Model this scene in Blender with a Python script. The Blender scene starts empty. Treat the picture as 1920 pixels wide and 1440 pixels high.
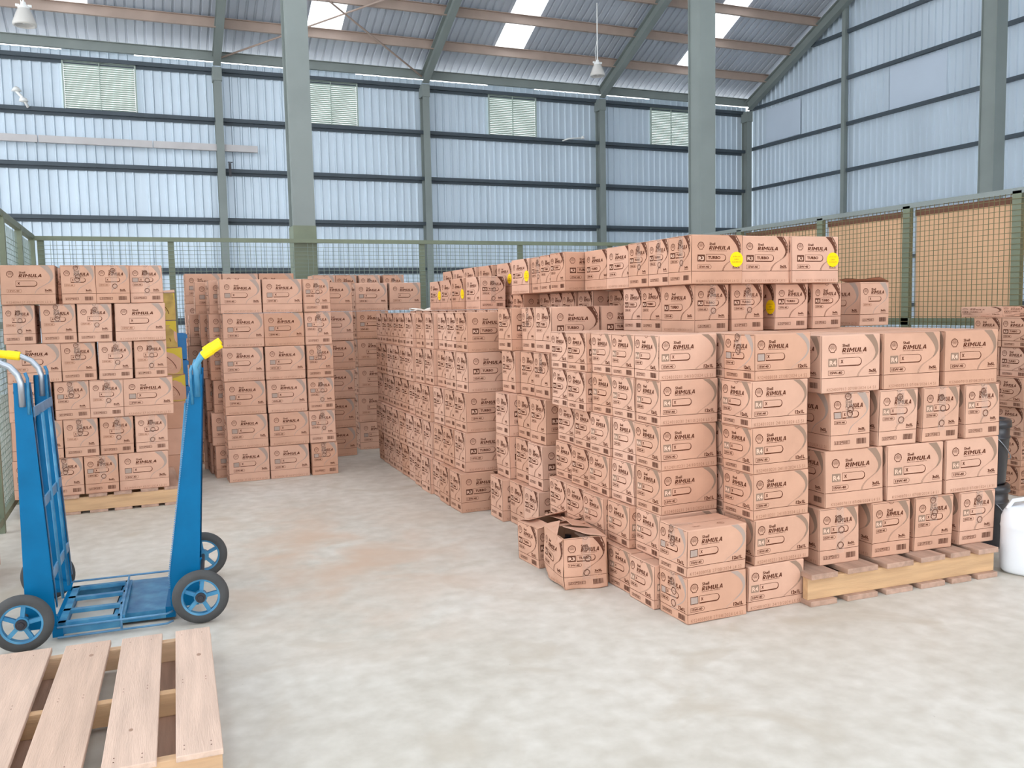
import bpy, math, random
from mathutils import Vector, Matrix
random.seed(11)
scn = bpy.context.scene
COL = scn.collection
R = math.radians

# ---------------------------------------------------------------- camera
YAW, PITCH, ROLL, CAM_H, FPX = 0.40075645, 0.08601861, -0.02073522, 1.65, 1650.0
cam_d = bpy.data.cameras.new('camera'); cam = bpy.data.objects.new('camera', cam_d); COL.objects.link(cam)
fw = Vector((math.sin(YAW)*math.cos(PITCH), math.cos(YAW)*math.cos(PITCH), -math.sin(PITCH)))
rt = Vector((math.cos(YAW), -math.sin(YAW), 0)); up = rt.cross(fw)
r2 = rt*math.cos(ROLL) + up*math.sin(ROLL); u2 = -rt*math.sin(ROLL) + up*math.cos(ROLL)
m = Matrix.Identity(4)
for i in range(3):
    m[i][0] = r2[i]; m[i][1] = u2[i]; m[i][2] = -fw[i]
m[2][3] = CAM_H
cam.matrix_world = m
cam_d.sensor_fit = 'HORIZONTAL'; cam_d.sensor_width = 36.0; cam_d.lens = 36.0*FPX/1920.0
cam_d.clip_start = 0.05; cam_d.clip_end = 200
scn.camera = cam

# ---------------------------------------------------------------- sky and exposure
w = bpy.data.worlds.new('overcast'); scn.world = w; w.use_nodes = True
bg = w.node_tree.nodes['Background']
bg.inputs['Color'].default_value = (0.90, 0.95, 1.0, 1); bg.inputs['Strength'].default_value = 1.0
scn.view_settings.view_transform = 'Standard'; scn.view_settings.look = 'None'
scn.view_settings.gamma = 1.0; scn.view_settings.use_curve_mapping = False
scn.view_settings.exposure = 2.0

# ---------------------------------------------------------------- materials
def srgb(r, g, b):
    f = lambda c: (c/255/12.92) if c/255 <= .04045 else ((c/255+.055)/1.055)**2.4
    return (f(r), f(g), f(b), 1)
def mat(name, col, rough=.6, metal=0.0, var=0.0, scale=6.0, bump=0.0, bscale=40.0, objvar=0.0, stretch=None, alpha=1.0, coat=0.0, col2=None, trans=0.0, spec=.5):
    M = bpy.data.materials.new(name); M.use_nodes = True
    nt = M.node_tree; N = nt.nodes; L = nt.links; P = N['Principled BSDF']
    P.inputs['Base Color'].default_value = col; P.inputs['Roughness'].default_value = rough; P.inputs['Metallic'].default_value = metal
    P.inputs['Alpha'].default_value = alpha
    P.inputs['Specular IOR Level'].default_value = spec
    if coat: P.inputs['Coat Weight'].default_value = coat
    if trans: P.inputs['Transmission Weight'].default_value = trans
    src = None
    tc = N.new('ShaderNodeTexCoord'); mp = N.new('ShaderNodeMapping'); L.new(tc.outputs['Object'], mp.inputs[0])
    if stretch: mp.inputs['Scale'].default_value = stretch
    if var or col2:
        no = N.new('ShaderNodeTexNoise'); no.inputs['Scale'].default_value = scale; no.inputs['Detail'].default_value = 5
        if objvar:
            oi = N.new('ShaderNodeObjectInfo'); ad = N.new('ShaderNodeVectorMath'); ad.operation = 'ADD'
            sc = N.new('ShaderNodeMath'); sc.operation = 'MULTIPLY'; sc.inputs[1].default_value = 50
            L.new(oi.outputs['Random'], sc.inputs[0]); L.new(mp.outputs[0], ad.inputs[0]); L.new(sc.outputs[0], ad.inputs[1]); L.new(ad.outputs[0], no.inputs['Vector'])
        else: L.new(mp.outputs[0], no.inputs['Vector'])
        cr = N.new('ShaderNodeValToRGB'); cr.color_ramp.elements[0].position = .32; cr.color_ramp.elements[1].position = .68
        c0 = col2 if col2 else tuple(c*(1-var) for c in col[:3])+(1,)
        c1 = col if col2 else tuple(min(1, c*(1+var)) for c in col[:3])+(1,)
        cr.color_ramp.elements[0].color = c0; cr.color_ramp.elements[1].color = c1
        L.new(no.outputs['Fac'], cr.inputs[0]); src = cr.outputs[0]
    if objvar:
        oi2 = N.new('ShaderNodeObjectInfo'); mr = N.new('ShaderNodeMapRange')
        mr.inputs[3].default_value = 1-objvar; mr.inputs[4].default_value = 1+objvar*.6
        L.new(oi2.outputs['Random'], mr.inputs[0])
        hs = N.new('ShaderNodeHueSaturation')
        L.new(mr.outputs[0], hs.inputs['Value'])
        if src: L.new(src, hs.inputs['Color'])
        else: hs.inputs['Color'].default_value = col
        mr2 = N.new('ShaderNodeMapRange'); mr2.inputs[3].default_value = 1.0; mr2.inputs[4].default_value = .88
        L.new(oi2.outputs['Random'], mr2.inputs[0]); L.new(mr2.outputs[0], hs.inputs['Saturation'])
        src = hs.outputs[0]
    if src: L.new(src, P.inputs['Base Color'])
    if bump:
        n2 = N.new('ShaderNodeTexNoise'); n2.inputs['Scale'].default_value = bscale; n2.inputs['Detail'].default_value = 3
        L.new(mp.outputs[0], n2.inputs['Vector'])
        b = N.new('ShaderNodeBump'); b.inputs['Strength'].default_value = bump; b.inputs['Distance'].default_value = .01
        L.new(n2.outputs['Fac'], b.inputs['Height']); L.new(b.outputs[0], P.inputs['Normal'])
    return M

CARD = mat('cardboard', srgb(206, 158, 131), .75, spec=.2, var=.05, scale=7, bump=.12, bscale=30, objvar=.09)
CARD_PLAIN = mat('plain_brown_card', srgb(150, 112, 84), .8, var=.1, scale=6, objvar=.06)
INK = mat('brown_black_ink', srgb(92, 50, 34), .9, spec=.1)
INK_GREY = mat('grey_ink', srgb(150, 123, 105), .8, spec=.15)
INK_DARKGREY = mat('charcoal_ink', srgb(100, 64, 50), .85, spec=.1, var=.12, scale=60)
INK_PALE = mat('pale_ink', srgb(222, 184, 160), .8, spec=.2)
INK_BLUE = mat('pale_blue_grey_ink', srgb(170, 150, 138), .8, spec=.15)
INK_FAINT = mat('faint_stamp_ink', srgb(152, 106, 82), .8, spec=.15)
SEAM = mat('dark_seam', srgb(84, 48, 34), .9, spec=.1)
GOLD = mat('gold_print', srgb(176, 146, 70), .5, var=.25, scale=9)
GOLD_Y = mat('yellow_gold_print', srgb(205, 180, 40), .5)
YELLOW = mat('yellow_sticker_paper', srgb(255, 212, 8), .6, spec=.2)
STICKER_INK = mat('sticker_text_ink', srgb(150, 120, 10), .6)
INNER = mat('carton_inside', srgb(196, 152, 122), .8, var=.06, scale=8)
TAPE = mat('clear_packing_tape', srgb(226, 196, 176), .14, alpha=.26, bump=.9, bscale=45, var=.1, scale=30)
STEEL = mat('green_grey_painted_steel', srgb(128, 136, 133), .55, var=.07, scale=1.5)
STEEL_D = mat('dark_green_grey_girt_paint', srgb(66, 76, 84), .55, var=.08, scale=1.2)
RUSTP = mat('primer_brown_purlin', srgb(166, 146, 134), .6, var=.1, scale=1.5)
GALV = mat('galvanised_wall_sheet', srgb(200, 213, 224), .38, metal=.2, var=.06, scale=1.2, stretch=(1, 1, .15), bump=.15, bscale=3)
GALV_F = mat('flat_wall_patch_sheet', srgb(196, 208, 222), .5, metal=.1, var=.04, scale=1)
ROOF = mat('weathered_roof_sheet', srgb(184, 190, 200), .45, metal=.15, var=.12, scale=.9, stretch=(1, .3, 1))
LOUVRE = mat('pale_green_louvre_blade', srgb(160, 173, 164), .5, var=.04, scale=3)
FENCE = mat('olive_green_fence_paint', srgb(112, 120, 98), .5, var=.12, scale=3)
WIRE = mat('galvanised_fence_wire', srgb(118, 132, 122), .5, metal=.2)
WIRE_R = mat('weathered_fence_wire', srgb(112, 104, 70), .6, metal=.1)
BOARD = mat('tan_hardboard', srgb(230, 186, 148), .8, var=.07, scale=1.5, stretch=(1, 1, .3))
BOARD_TRIM = mat('dark_brown_board_edge', srgb(122, 82, 64), .8)
WOOD = mat('pale_pallet_pine', srgb(204, 172, 150), .75, var=.12, scale=4, stretch=(6, .5, 6), bump=.25, bscale=30, objvar=.08)
WOOD_X = mat('yellow_pallet_pine', srgb(204, 164, 122), .75, var=.14, scale=4, stretch=(.5, 6, 6), bump=.2, bscale=30, objvar=.08)
WOOD_G = mat('greyed_pallet_board', srgb(176, 140, 118), .8, var=.18, scale=4, stretch=(6, .5, 6), bump=.25, bscale=30, objvar=.1)
KNOT = mat('dark_wood_knot', srgb(160, 128, 108), .8)
BLUE = mat('blue_gloss_paint', srgb(0, 98, 144), .4, spec=.15, var=.12, scale=5)
BLUE_W = mat('worn_blue_paint', srgb(80, 146, 178), .4, col2=srgb(22, 102, 146), scale=9)
BLUE_L = mat('scuffed_light_blue_strip', srgb(100, 145, 178), .4, col2=srgb(66, 116, 152), scale=12)
CHROME = mat('bare_steel_tube', srgb(170, 176, 184), .3, metal=.7)
RUBBER = mat('grey_black_rubber', srgb(66, 66, 66), .75, var=.12, scale=14)
HUBM = mat('dark_hub_grease', srgb(40, 38, 44), .45)
GRIP = mat('yellow_rubber_grip', srgb(250, 216, 0), .45)
BLACKP = mat('black_pail_plastic', srgb(48, 46, 50), .3)
WHITEP = mat('white_drum_plastic', srgb(232, 236, 240), .4, var=.03, scale=4)
ORANGE = mat('orange_screw_cap', srgb(222, 158, 84), .5)
WHITE = mat('white_enamel', srgb(235, 235, 232), .4)
PAPER = mat('white_paper', srgb(248, 240, 230), .8)
LAMPG = mat('ribbed_lamp_glass', srgb(214, 210, 204), .25, alpha=.85)
SKYL = bpy.data.materials.new('translucent_skylight_sheet'); SKYL.use_nodes = True
_n = SKYL.node_tree; _P = _n.nodes['Principled BSDF']; _o = _n.nodes['Material Output']
_t = _n.nodes.new('ShaderNodeBsdfTransparent'); _t.inputs[0].default_value = (.95, .97, 1, 1)
_l = _n.nodes.new('ShaderNodeBsdfTranslucent'); _mx = _n.nodes.new('ShaderNodeMixShader'); _mx.inputs[0].default_value = .25
_n.links.new(_t.outputs[0], _mx.inputs[1]); _n.links.new(_l.outputs[0], _mx.inputs[2]); _n.links.new(_mx.outputs[0], _o.inputs[0])

def floor_material():
    M = bpy.data.materials.new('worn_concrete_floor'); M.use_nodes = True
    nt = M.node_tree; N = nt.nodes; L = nt.links; P = N['Principled BSDF']
    tc = N.new('ShaderNodeTexCoord')
    def noise(s, d, dist=0, vec=None):
        n = N.new('ShaderNodeTexNoise'); n.inputs['Scale'].default_value = s; n.inputs['Detail'].default_value = d; n.inputs['Distortion'].default_value = dist
        L.new(vec or tc.outputs['Object'], n.inputs['Vector']); return n.outputs['Fac']
    def ramp(f, p0, p1, c0, c1):
        r = N.new('ShaderNodeValToRGB'); r.color_ramp.elements[0].position = p0; r.color_ramp.elements[1].position = p1
        r.color_ramp.elements[0].color = c0; r.color_ramp.elements[1].color = c1; L.new(f, r.inputs[0]); return r.outputs[0]
    def mix(f, a, b, mode='MIX'):
        x = N.new('ShaderNodeMix'); x.data_type = 'RGBA'; x.blend_type = mode
        if hasattr(f, 'links'): L.new(f, x.inputs[0])
        else: x.inputs[0].default_value = f
        L.new(a, x.inputs[6]) if hasattr(a, 'links') else setattr(x.inputs[6], 'default_value', a)
        L.new(b, x.inputs[7]) if hasattr(b, 'links') else setattr(x.inputs[7], 'default_value', b)
        return x.outputs[2]
    base = ramp(noise(.7, 6, .6), .3, .7, srgb(202, 195, 183), srgb(220, 215, 206))
    fine = ramp(noise(9, 6), .3, .75, srgb(205, 200, 190), srgb(255, 255, 255))
    c = mix(.55, base, fine, 'MULTIPLY')
    st = ramp(noise(1.6, 7, 1.4), .57, .72, (0, 0, 0, 1), (1, 1, 1, 1))
    c = mix(st, c, srgb(186, 176, 160))
    sp = ramp(noise(38, 3, .3), .74, .80, (0, 0, 0, 1), (.7, .7, .7, 1))
    c = mix(sp, c, srgb(160, 150, 136))
    # reddish dust patch in the aisle between the stacks
    mp = N.new('ShaderNodeMapping'); mp.inputs['Location'].default_value = (-1.15, -5.9, 0); L.new(tc.outputs['Object'], mp.inputs[0])
    mp.vector_type = 'POINT'
    gr = N.new('ShaderNodeTexGradient'); gr.gradient_type = 'SPHERICAL'
    mp2 = N.new('ShaderNodeMapping'); mp2.inputs['Scale'].default_value = (.75, .45, 1); L.new(mp.outputs[0], mp2.inputs[0]); L.new(mp2.outputs[0], gr.inputs[0])
    mu = N.new('ShaderNodeMath'); mu.operation = 'MULTIPLY'; L.new(gr.outputs['Fac'], mu.inputs[0])
    nn = ramp(noise(2.2, 5, .5), .35, .65, (0, 0, 0, 1), (1, 1, 1, 1)); L.new(nn, mu.inputs[1])
    c = mix(mu.outputs[0], c, srgb(196, 168, 144))
    L.new(c, P.inputs['Base Color']); P.inputs['Roughness'].default_value = .55
    b = N.new('ShaderNodeBump'); b.inputs['Strength'].default_value = .12; b.inputs['Distance'].default_value = .01
    L.new(noise(14, 5), b.inputs['Height']); L.new(b.outputs[0], P.inputs['Normal'])
    return M
FLOOR = floor_material()

# ---------------------------------------------------------------- mesh helpers
class MB:
    def __init__(s): s.v = []; s.f = []; s.m = []
    def poly(s, pts, mi=0):
        n = len(s.v); s.v += [tuple(p) for p in pts]; s.f.append(tuple(range(n, n+len(pts)))); s.m.append(mi)
    def strip(s, A, B, mi=0, close=False):
        n = len(s.v); k = len(A); s.v += [tuple(p) for p in A]+[tuple(p) for p in B]
        for i in range(k if close else k-1):
            j = (i+1) % k; s.f.append((n+i, n+j, n+k+j, n+k+i)); s.m.append(mi)
    def box(s, c, d, mi=0, ax=None):
        # centre, full size, optional (X,Y,Z) axes
        X, Y, Z = ax or (Vector((1, 0, 0)), Vector((0, 1, 0)), Vector((0, 0, 1)))
        c = Vector(c); n = len(s.v)
        for k in (-1, 1):
            for j in (-1, 1):
                for i in (-1, 1):
                    s.v.append(tuple(c+X*(i*d[0]/2)+Y*(j*d[1]/2)+Z*(k*d[2]/2)))
        for f in ((0, 2, 3, 1), (4, 5, 7, 6), (0, 1, 5, 4), (2, 6, 7, 3), (0, 4, 6, 2), (1, 3, 7, 5)):
            s.f.append(tuple(n+a for a in f)); s.m.append(mi)
    def bar(s, a, b, w, h, mi=0, upv=(0, 0, 1)):
        a = Vector(a); b = Vector(b); X = (b-a); l = X.length; X.normalize(); U = Vector(upv)
        Y = U.cross(X).normalized(); Z = X.cross(Y)
        s.box((a+b)/2, (l, w, h), mi, (X, Y, Z))
    def tube(s, pts, r, n=10, mi=0, caps=True):
        pts = [Vector(p) for p in pts]; rings = []
        prev = None
        for i, p in enumerate(pts):
            t = (pts[min(i+1, len(pts)-1)]-pts[max(i-1, 0)]).normalized()
            if prev is None:
                a = t.orthogonal().normalized()
            else:
                a = (prev-t*prev.dot(t)).normalized()
            prev = a; b = t.cross(a)
            rr = r[i] if isinstance(r, (list, tuple)) else r
            rings.append([p+(a*math.cos(2*math.pi*k/n)+b*math.sin(2*math.pi*k/n))*rr for k in range(n)])
        for A, B in zip(rings, rings[1:]): s.strip(A, B, mi, True)
        if caps: s.poly(list(reversed(rings[0])), mi); s.poly(rings[-1], mi)
    def lathe(s, prof, c=(0, 0, 0), n=32, mi=0, axis='Z'):
        rings = []
        for r, z in prof:
            ring = []
            for k in range(n):
                a = 2*math.pi*k/n; x, y = r*math.cos(a), r*math.sin(a)
                p = (x, y, z) if axis == 'Z' else (x, z, y)
                ring.append((p[0]+c[0], p[1]+c[1], p[2]+c[2]))
            rings.append(ring)
        for A, B in zip(rings, rings[1:]): s.strip(A, B, mi, True)
    def mesh(s, name, mats, smooth=False, bevel=0):
        me = bpy.data.meshes.new(name); me.from_pydata(s.v, [], s.f)
        for M in mats: me.materials.append(M)
        me.polygons.foreach_set('material_index', s.m)
        if smooth: me.polygons.foreach_set('use_smooth', [True]*len(s.f))
        me.validate(); me.update(); return me
    def build(s, name, mats, parent=None, smooth=False, bevel=0, loc=None, weld=False):
        if not isinstance(mats, (list, tuple)): mats = [mats]
        me = s.mesh(name, mats, smooth)
        o = bpy.data.objects.new(name, me); COL.objects.link(o)
        if parent: o.parent = parent
        if loc: o.location = loc
        if smooth or weld:
            wd = o.modifiers.new('weld', 'WELD'); wd.merge_threshold = .0001
        if bevel:
            b = o.modifiers.new('bevel', 'BEVEL'); b.width = bevel; b.segments = 2; b.limit_method = 'ANGLE'
        return o
def tag(o, label=None, cat=None, group=None, kind=None):
    if label: o['label'] = label
    if cat: o['category'] = cat
    if group: o['group'] = group
    if kind: o['kind'] = kind
    return o
def empty(name, loc=(0, 0, 0), rz=0, **k):
    o = bpy.data.objects.new(name, None); COL.objects.link(o); o.location = loc; o.rotation_euler = (0, 0, rz); o.empty_display_size = .1
    return tag(o, **k)
def copy_tree(o, parent=None):
    c = o.copy(); COL.objects.link(c); c.parent = parent
    for ch in o.children: copy_tree(ch, c)
    return c

# ---------------------------------------------------------------- building shell
WY, WX = 22.0, 17.25          # back wall plane (Y), right wall plane (X)
f = MB(); f.box((6, 8, -.05), (46, 40, .1)); tag(f.build('floor', FLOOR), kind='structure')

PROF = [(0, 0), (.125, 0), (.142, .032), (.172, .032), (.19, 0)]
def profile(x0, x1):
    pts = []; x = x0
    while x < x1:
        for dx, dz in PROF[:-1]:
            if x+dx <= x1: pts.append((x+dx, dz))
        x += .19
    pts.append((x1, 0)); return pts
def clad_back(mb, x0, x1, z0, z1):
    P = profile(x0, x1); k = max(1, int((z1-z0)/1.2))
    rows = [[(x, WY-d+random.uniform(-.002, .002), z0+(z1-z0)*j/k) for x, d in P] for j in range(k+1)]
    for A, B in zip(rows, rows[1:]): mb.strip(A, B)
def clad_right(mb, y0, y1, z0, z1f):
    P = profile(y0, y1)
    mb.strip([(WX-d, y, z0) for y, d in P], [(WX-d, y, z1f(y)) for y, d in P])
LV = [(-1.2, .26), (4.0, 5.3), (8.8, 10.15), (13.75, 15.1)]
mb = MB()
edges = [-13.0]
for a, b in LV:
    clad_back(mb, edges[-1], a, 0, 7.475); clad_back(mb, a, b, 0, 6.2); clad_back(mb, a, b, 7.24, 7.50); edges.append(b)
clad_back(mb, edges[-1], 17.1, 0, 7.475)
tag(mb.build('wall_back', GALV), kind='structure')
SL = .47
roofz = lambda y: 7.66+(22-y)*SL if y > 10.5 else 7.66+11.5*SL-(10.5-y)*SL
mb = MB(); clad_right(mb, -8, 22, 0, lambda y: roofz(y)-.02)
tag(mb.build('wall_right', GALV), kind='structure')
# flat patch sheets over old openings in the right wall
for i, (y0, y1, z0, z1) in enumerate(((21.2, 19.75, 6.3, 7.25), (16.6, 14.95, 6.28, 7.3))):
    mb = MB(); mb.box((WX-.04, (y0+y1)/2, (z0+z1)/2), (.006, abs(y1-y0), z1-z0))
    o = mb.build('wall_patch_sheet', GALV_F)
    tag(o, ['flat grey patch sheet on right wall near the back corner', 'larger flat grey patch sheet on right wall beyond the thin post'][i], 'wall sheet', 'flat patch sheets')
# roof: corrugated sheets with open strips where the skylights sit
SK = [(-1.4, -.6), (3.95, 4.75), (8.62, 9.4), (14.0, 14.75)]
SKY0 = 21.05
def roof_patch(mb, x0, x1, ya, yb, n=6):
    P = profile(x0, x1)
    for j in range(n):
        y0 = ya+(yb-ya)*j/n; y1 = ya+(yb-ya)*(j+1)/n
        mb.strip([(x, y0, roofz(y0)+.06+d) for x, d in P], [(x, y1, roofz(y1)+.06+d) for x, d in P])
mb = MB(); xs = -13.0
for a, b in SK:
    roof_patch(mb, xs, a, 22.25, 10.5); roof_patch(mb, a, b, 22.25, SKY0, 1); xs = b
roof_patch(mb, xs, 17.4, 22.25, 10.5)
xs = -13.0
SK_ADDED = [(-4.5, -2.7), (0.2, 2.0), (4.0, 5.8), (8.2, 10.0)]  # unseen near-slope skylights, added and made wide to light the floor
for a, b in SK_ADDED:
    roof_patch(mb, xs, a, 10.5, -8); roof_patch(mb, a, b, 10.5, 9.3, 1); roof_patch(mb, a, b, -6.5, -8, 1); xs = b
roof_patch(mb, xs, 17.4, 10.5, -8)
tag(mb.build('ceiling', ROOF), kind='structure')
for i, (a, b) in enumerate(SK+SK_ADDED):  # last four are the added light openings, out of view
    mb = MB(); y0, y1 = (SKY0, 10.6) if i < 4 else (9.3, -6.5)
    for j in range(8):
        p, q = y0+(y1-y0)*j/8, y0+(y1-y0)*(j+1)/8
        P = profile(a, b); mb.strip([(x, p, roofz(p)+.06+d) for x, d in P], [(x, q, roofz(q)+.06+d) for x, d in P])
    tag(mb.build('window_%d' % (i+1), SKYL), kind='structure')
# louvred openings high in the back wall
for i, (a, b) in enumerate(LV):
    root = empty('window_%d' % (i+9), ((a+b)/2, WY-.04, 6.72), kind='structure')
    w_ = b-a; mb = MB()
    for k in range(22):
        z = -.5+k*.047; mb.box((0, 0, z), (w_-.04, .006, .045), 0, (Vector((1, 0, 0)), Vector((0, .75, .66)), Vector((0, -.66, .75))))
    mb.build('louvre_blades', LOUVRE, root)
    mb = MB()
    for x in (-w_/2, 0, w_/2): mb.box((x, -.02, 0), (.035 if x else .02, .03, 1.06))
    for z in (-.53, .53): mb.box((0, -.02, z), (w_+.03, .03, .03))
    mb.build('louvre_frame', LOUVRE, root)

FR = [2.0, 7.0, 12.05, 17.0]
ordl = ['first', 'second', 'third', 'fourth', 'fifth', 'sixth', 'seventh', 'eighth', 'ninth', 'tenth']
# I-section helper
def ibeam(mb, a, b, w, h, t, upv):
    a = Vector(a); b = Vector(b); X = (b-a); l = X.length; X.normalize(); U = Vector(upv); Y = U.cross(X).normalized(); Z = X.cross(Y)
    c = (a+b)/2
    mb.box(c, (l, t, h-2*t), 0, (X, Y, Z))
    for s in (-1, 1): mb.box(c+Z*s*(h/2-t/2), (l, w, t), 0, (X, Y, Z))
names_c = ['behind the left stacks', 'in the middle of the back wall', 'right of the middle of the back wall', 'in the back right corner']
for i, x in enumerate(FR):
    root = empty('steel_column', (x, WY-.18, 0), label='green-grey steel wall column '+names_c[i], cat='column', group='wall columns')
    mb = MB(); ibeam(mb, (0, 0, 0), (0, 0, 7.2), .17, .26, .02, (0, 1, 0)); mb.build('shaft', STEEL, root)
    mb = MB(); mb.box((0, 0, 7.15), (.2, .3, .3)); mb.build('haunch_plate', STEEL, root)
    y0, y1 = WY-.25, 10.6
    mb = MB(); ibeam(mb, (0, y0-(WY-.18), roofz(y0)-.32), (0, y1-(WY-.18), roofz(y1)-.32), .17, .28, .02, (0, 0, 1))
    o = mb.build('rafter', STEEL, None); o.location = (x, WY-.18, 0)
    tag(o, 'sloping green-grey roof rafter above the wall column '+names_c[i], 'rafter', 'roof rafters')
    mb = MB(); ibeam(mb, (x, 10.4, roofz(10.4)-.32), (x, -7.8, roofz(-7.8)-.32), .17, .28, .02, (0, 0, 1))
    tag(mb.build('rafter', STEEL), 'roof rafter on the near slope out of the photo, frame '+ordl[i], 'rafter', 'near slope rafters')
# purlins, full width of the building
PUR = [(21.95, 7.54), (20.93, 7.90), (19.9, 8.40), (18.87, 8.905)]+[(18.87-1.05*k, 0) for k in range(1, 8)]
for i, (y, z) in enumerate(PUR):
    zz = roofz(y)-.045
    mb = MB(); mb.box((0, 0, 0), (30.2, .012, .2)); mb.box((0, -.035, .095), (30.2, .07, .012)); mb.box((0, .035, -.095), (30.2, .07, .012))
    o = mb.build('purlin', STEEL if i == 0 else RUSTP); o.location = (2.2, y-.1 if i == 0 else y, zz-.06)
    tag(o, 'long steel roof purlin, %s counting up from the back eaves' % ordl[i] if i < 10 else 'long steel roof purlin next to the ridge', 'purlin', 'roof purlins')
# wall girts
GZ = [1.5, 2.66, 3.82, 4.96, 6.12, 7.25]
lev = ['lowest, behind the fence', 'second from bottom', 'third from bottom', 'fourth from bottom', 'second from top', 'topmost']
for z, lv in zip(GZ, lev):
    mb = MB(); mb.box((0, 0, 0), (30.0, .09, .012)); mb.box((0, -.045, .035), (30.0, .008, .085)); mb.box((0, .04, -.035), (30, .008, .08))
    o = mb.build('wall_girt', STEEL_D); o.location = (2.0, WY-.085, z)
    tag(o, 'horizontal steel girt across the back wall, '+lv, 'girt', 'back wall girts')
for k, z in enumerate([1.5, 2.66, 3.85, 5.0, 6.18, 7.34, 8.5, 9.6]):
    mb = MB(); yb = 21.85 if z < 7.4 else 22-(z+.45-7.66)/SL
    mb.box((0, 0, 0), (.09, yb+6, .012)); mb.box((-.045, 0, .035), (.008, yb+6, .085))
    o = mb.build('wall_girt', STEEL_D); o.location = (WX-.085, (yb-6)/2, z)
    tag(o, 'horizontal steel girt on the right wall, %s from the bottom' % ordl[k], 'girt', 'right wall girts')
mb = MB(); mb.box((0, 0, 4.6), (.11, .12, 9.2)); o = mb.build('wall_post', STEEL); o.location = (WX-.14, 18.0, 0)
tag(o, 'thin steel post on the right wall near the corner', 'column')
mb = MB(); ibeam(mb, (0, 0, 0), (0, 0, 11), .17, .26, .02, (1, 0, 0)); o = mb.build('steel_column', STEEL); o.location = (WX-.18, 11.2, 0)
tag(o, 'steel wall column on the right wall hidden past the big post', 'column')
# the three big free-standing columns
COLS = [(2.05, 11.72, 'left big steel column rising behind the fence, olive stain at its foot'), (8.27, 11.72, 'middle big steel column rising behind the cartons'), (14.65, 11.72, 'right big steel column behind the hardboard-backed fence')]
for x, y, lb in COLS:
    root = empty('steel_column', (x, y, 0), label=lb, cat='column', group='free-standing columns')
    top = roofz(y)-.45
    mb = MB(); mb.box((0, -.155, top/2), (.28, .012, top)); mb.box((0, .155, top/2), (.28, .012, top)); mb.box((-.1, 0, top/2), (.012, .3, top)); mb.box((.1, 0, top/2), (.012, .3, top))
    mb.build('shaft', STEEL, root)
    mb = MB(); mb.box((0, 0, 1.38), (.292, .34, 2.76)); 
    mb.build('olive_painted_foot', FENCE if x < 3 else STEEL, root)
# bracing rods under the roof
def rod(a, b, r, lb):
    A = Vector(a); B = Vector(b); mb = MB(); mb.tube([(0, 0, 0), B-A], r, 8); o = mb.build('bracing_rod', RUSTP); o.location = A
    tag(o, lb, 'brace', 'roof bracing rods')
rod((1.95, 18.2, roofz(18.2)-.22), (6.95, 21.85, roofz(21.85)-.2), .022, 'thin bracing rod crossing the roof bay down to the middle wall column')
rod((2.05, 21.85, roofz(21.85)-.2), (6.95, 18.7, roofz(18.7)-.22), .022, 'thin bracing rod rising from the left wall column across the roof bay')
# long flat duct strip on the back wall, left
mb = MB()
for k in range(3): mb.box((-2.9+k*2.3, 0, .0), (2.28, .09, .15)); 
o = mb.build('wall_cable_tray', mat('pale_grey_tray', srgb(190, 186, 186), .6, var=.06, scale=2)); o.location = (.0, WY-.2, 5.5)
tag(o, 'pale horizontal cable tray fixed along the left part of back wall', 'cable tray')
mb = MB(); mb.box((0, 0, 0), (.055, .05, .3), 0); mb.box((.01, -.01, .17), (.1, .03, .02), 0); o = mb.build('wall_handset', HUBM); o.location = (2.18, WY-.36, 4.98)
tag(o, 'small dark box hung on the left wall column below the tray end', 'junction box')
mb = MB(); mb.tube([(0, 0, 0), (.2, -.02, .07), (.55, -.05, .1)], .02, 8); mb.lathe([(.001, -.02), (.06, -.02), (.03, .05), (.001, .06)], (.6, -.05, .1), 12)
o = mb.build('wall_lamp_arm', WHITE, smooth=True); o.location = (10.9, WY-.12, 6.15)
tag(o, 'small white lamp on a bent arm left of the third wall column', 'wall lamp')
mb = MB(); mb.lathe([(.001, .1), (.05, .08), (.1, .0), (.001, -.01)], (0, 0, .2), 14); mb.tube([(0, 0, .2), (.12, 0, .05), (.2, .05, -.12)], .03, 8); mb.lathe([(.001, .06), (.07, .04), (.09, -.03), (.001, -.04)], (.12, 0, .02), 14)
o = mb.build('wall_floodlight', WHITE, smooth=True); o.location = (-2.1, WY-.2, 6.28)
tag(o, 'pair of small white floodlights on the upper left girt', 'wall lamp')
# pendant lamps
def pendant(x, y, z, lb):
    root = empty('pendant_lamp', (x, y, z), label=lb, cat='lamp', group='pendant warehouse lamps')
    top = roofz(y)-z
    mb = MB(); mb.tube([(0, 0, .34), (.005, 0, top)], .014, 8); mb.build('suspension_cable', WHITE, root)
    mb = MB(); mb.tube([(-.03, 0, .3), (-.06, 0, .55), (-.01, 0, .8)], .007, 6); mb.build('flex_loop', WHITE, root)
    mb = MB(); mb.lathe([(.001, .36), (.035, .35), (.05, .3), (.09, .27), (.09, .22), (.05, .2)], n=20); mb.box((.09, 0, .29), (.06, .03, .04)); mb.box((-.09, 0, .29), (.06, .03, .04)); mb.build('gear_housing', WHITE, root, smooth=False)
    mb = MB(); mb.lathe([(.09, .24), (.13, .15), (.185, .0), (.18, -.03), (.155, -.035), (.14, -.02)], n=36); mb.build('lamp_shade', LAMPG, root, smooth=True)
    mb = MB(); mb.lathe([(.001, -.0), (.03, -.0), (.045, .06), (.03, .14), (.001, .16)], n=16); mb.build('bulb', WHITE, root, smooth=True)
pendant(10.60, 19.3, 7.24, 'white pendant lamp hanging in front of the third wall column')
pendant(-1.45, 17.0, 6.52, 'white pendant lamp hanging at the upper left')

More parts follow.
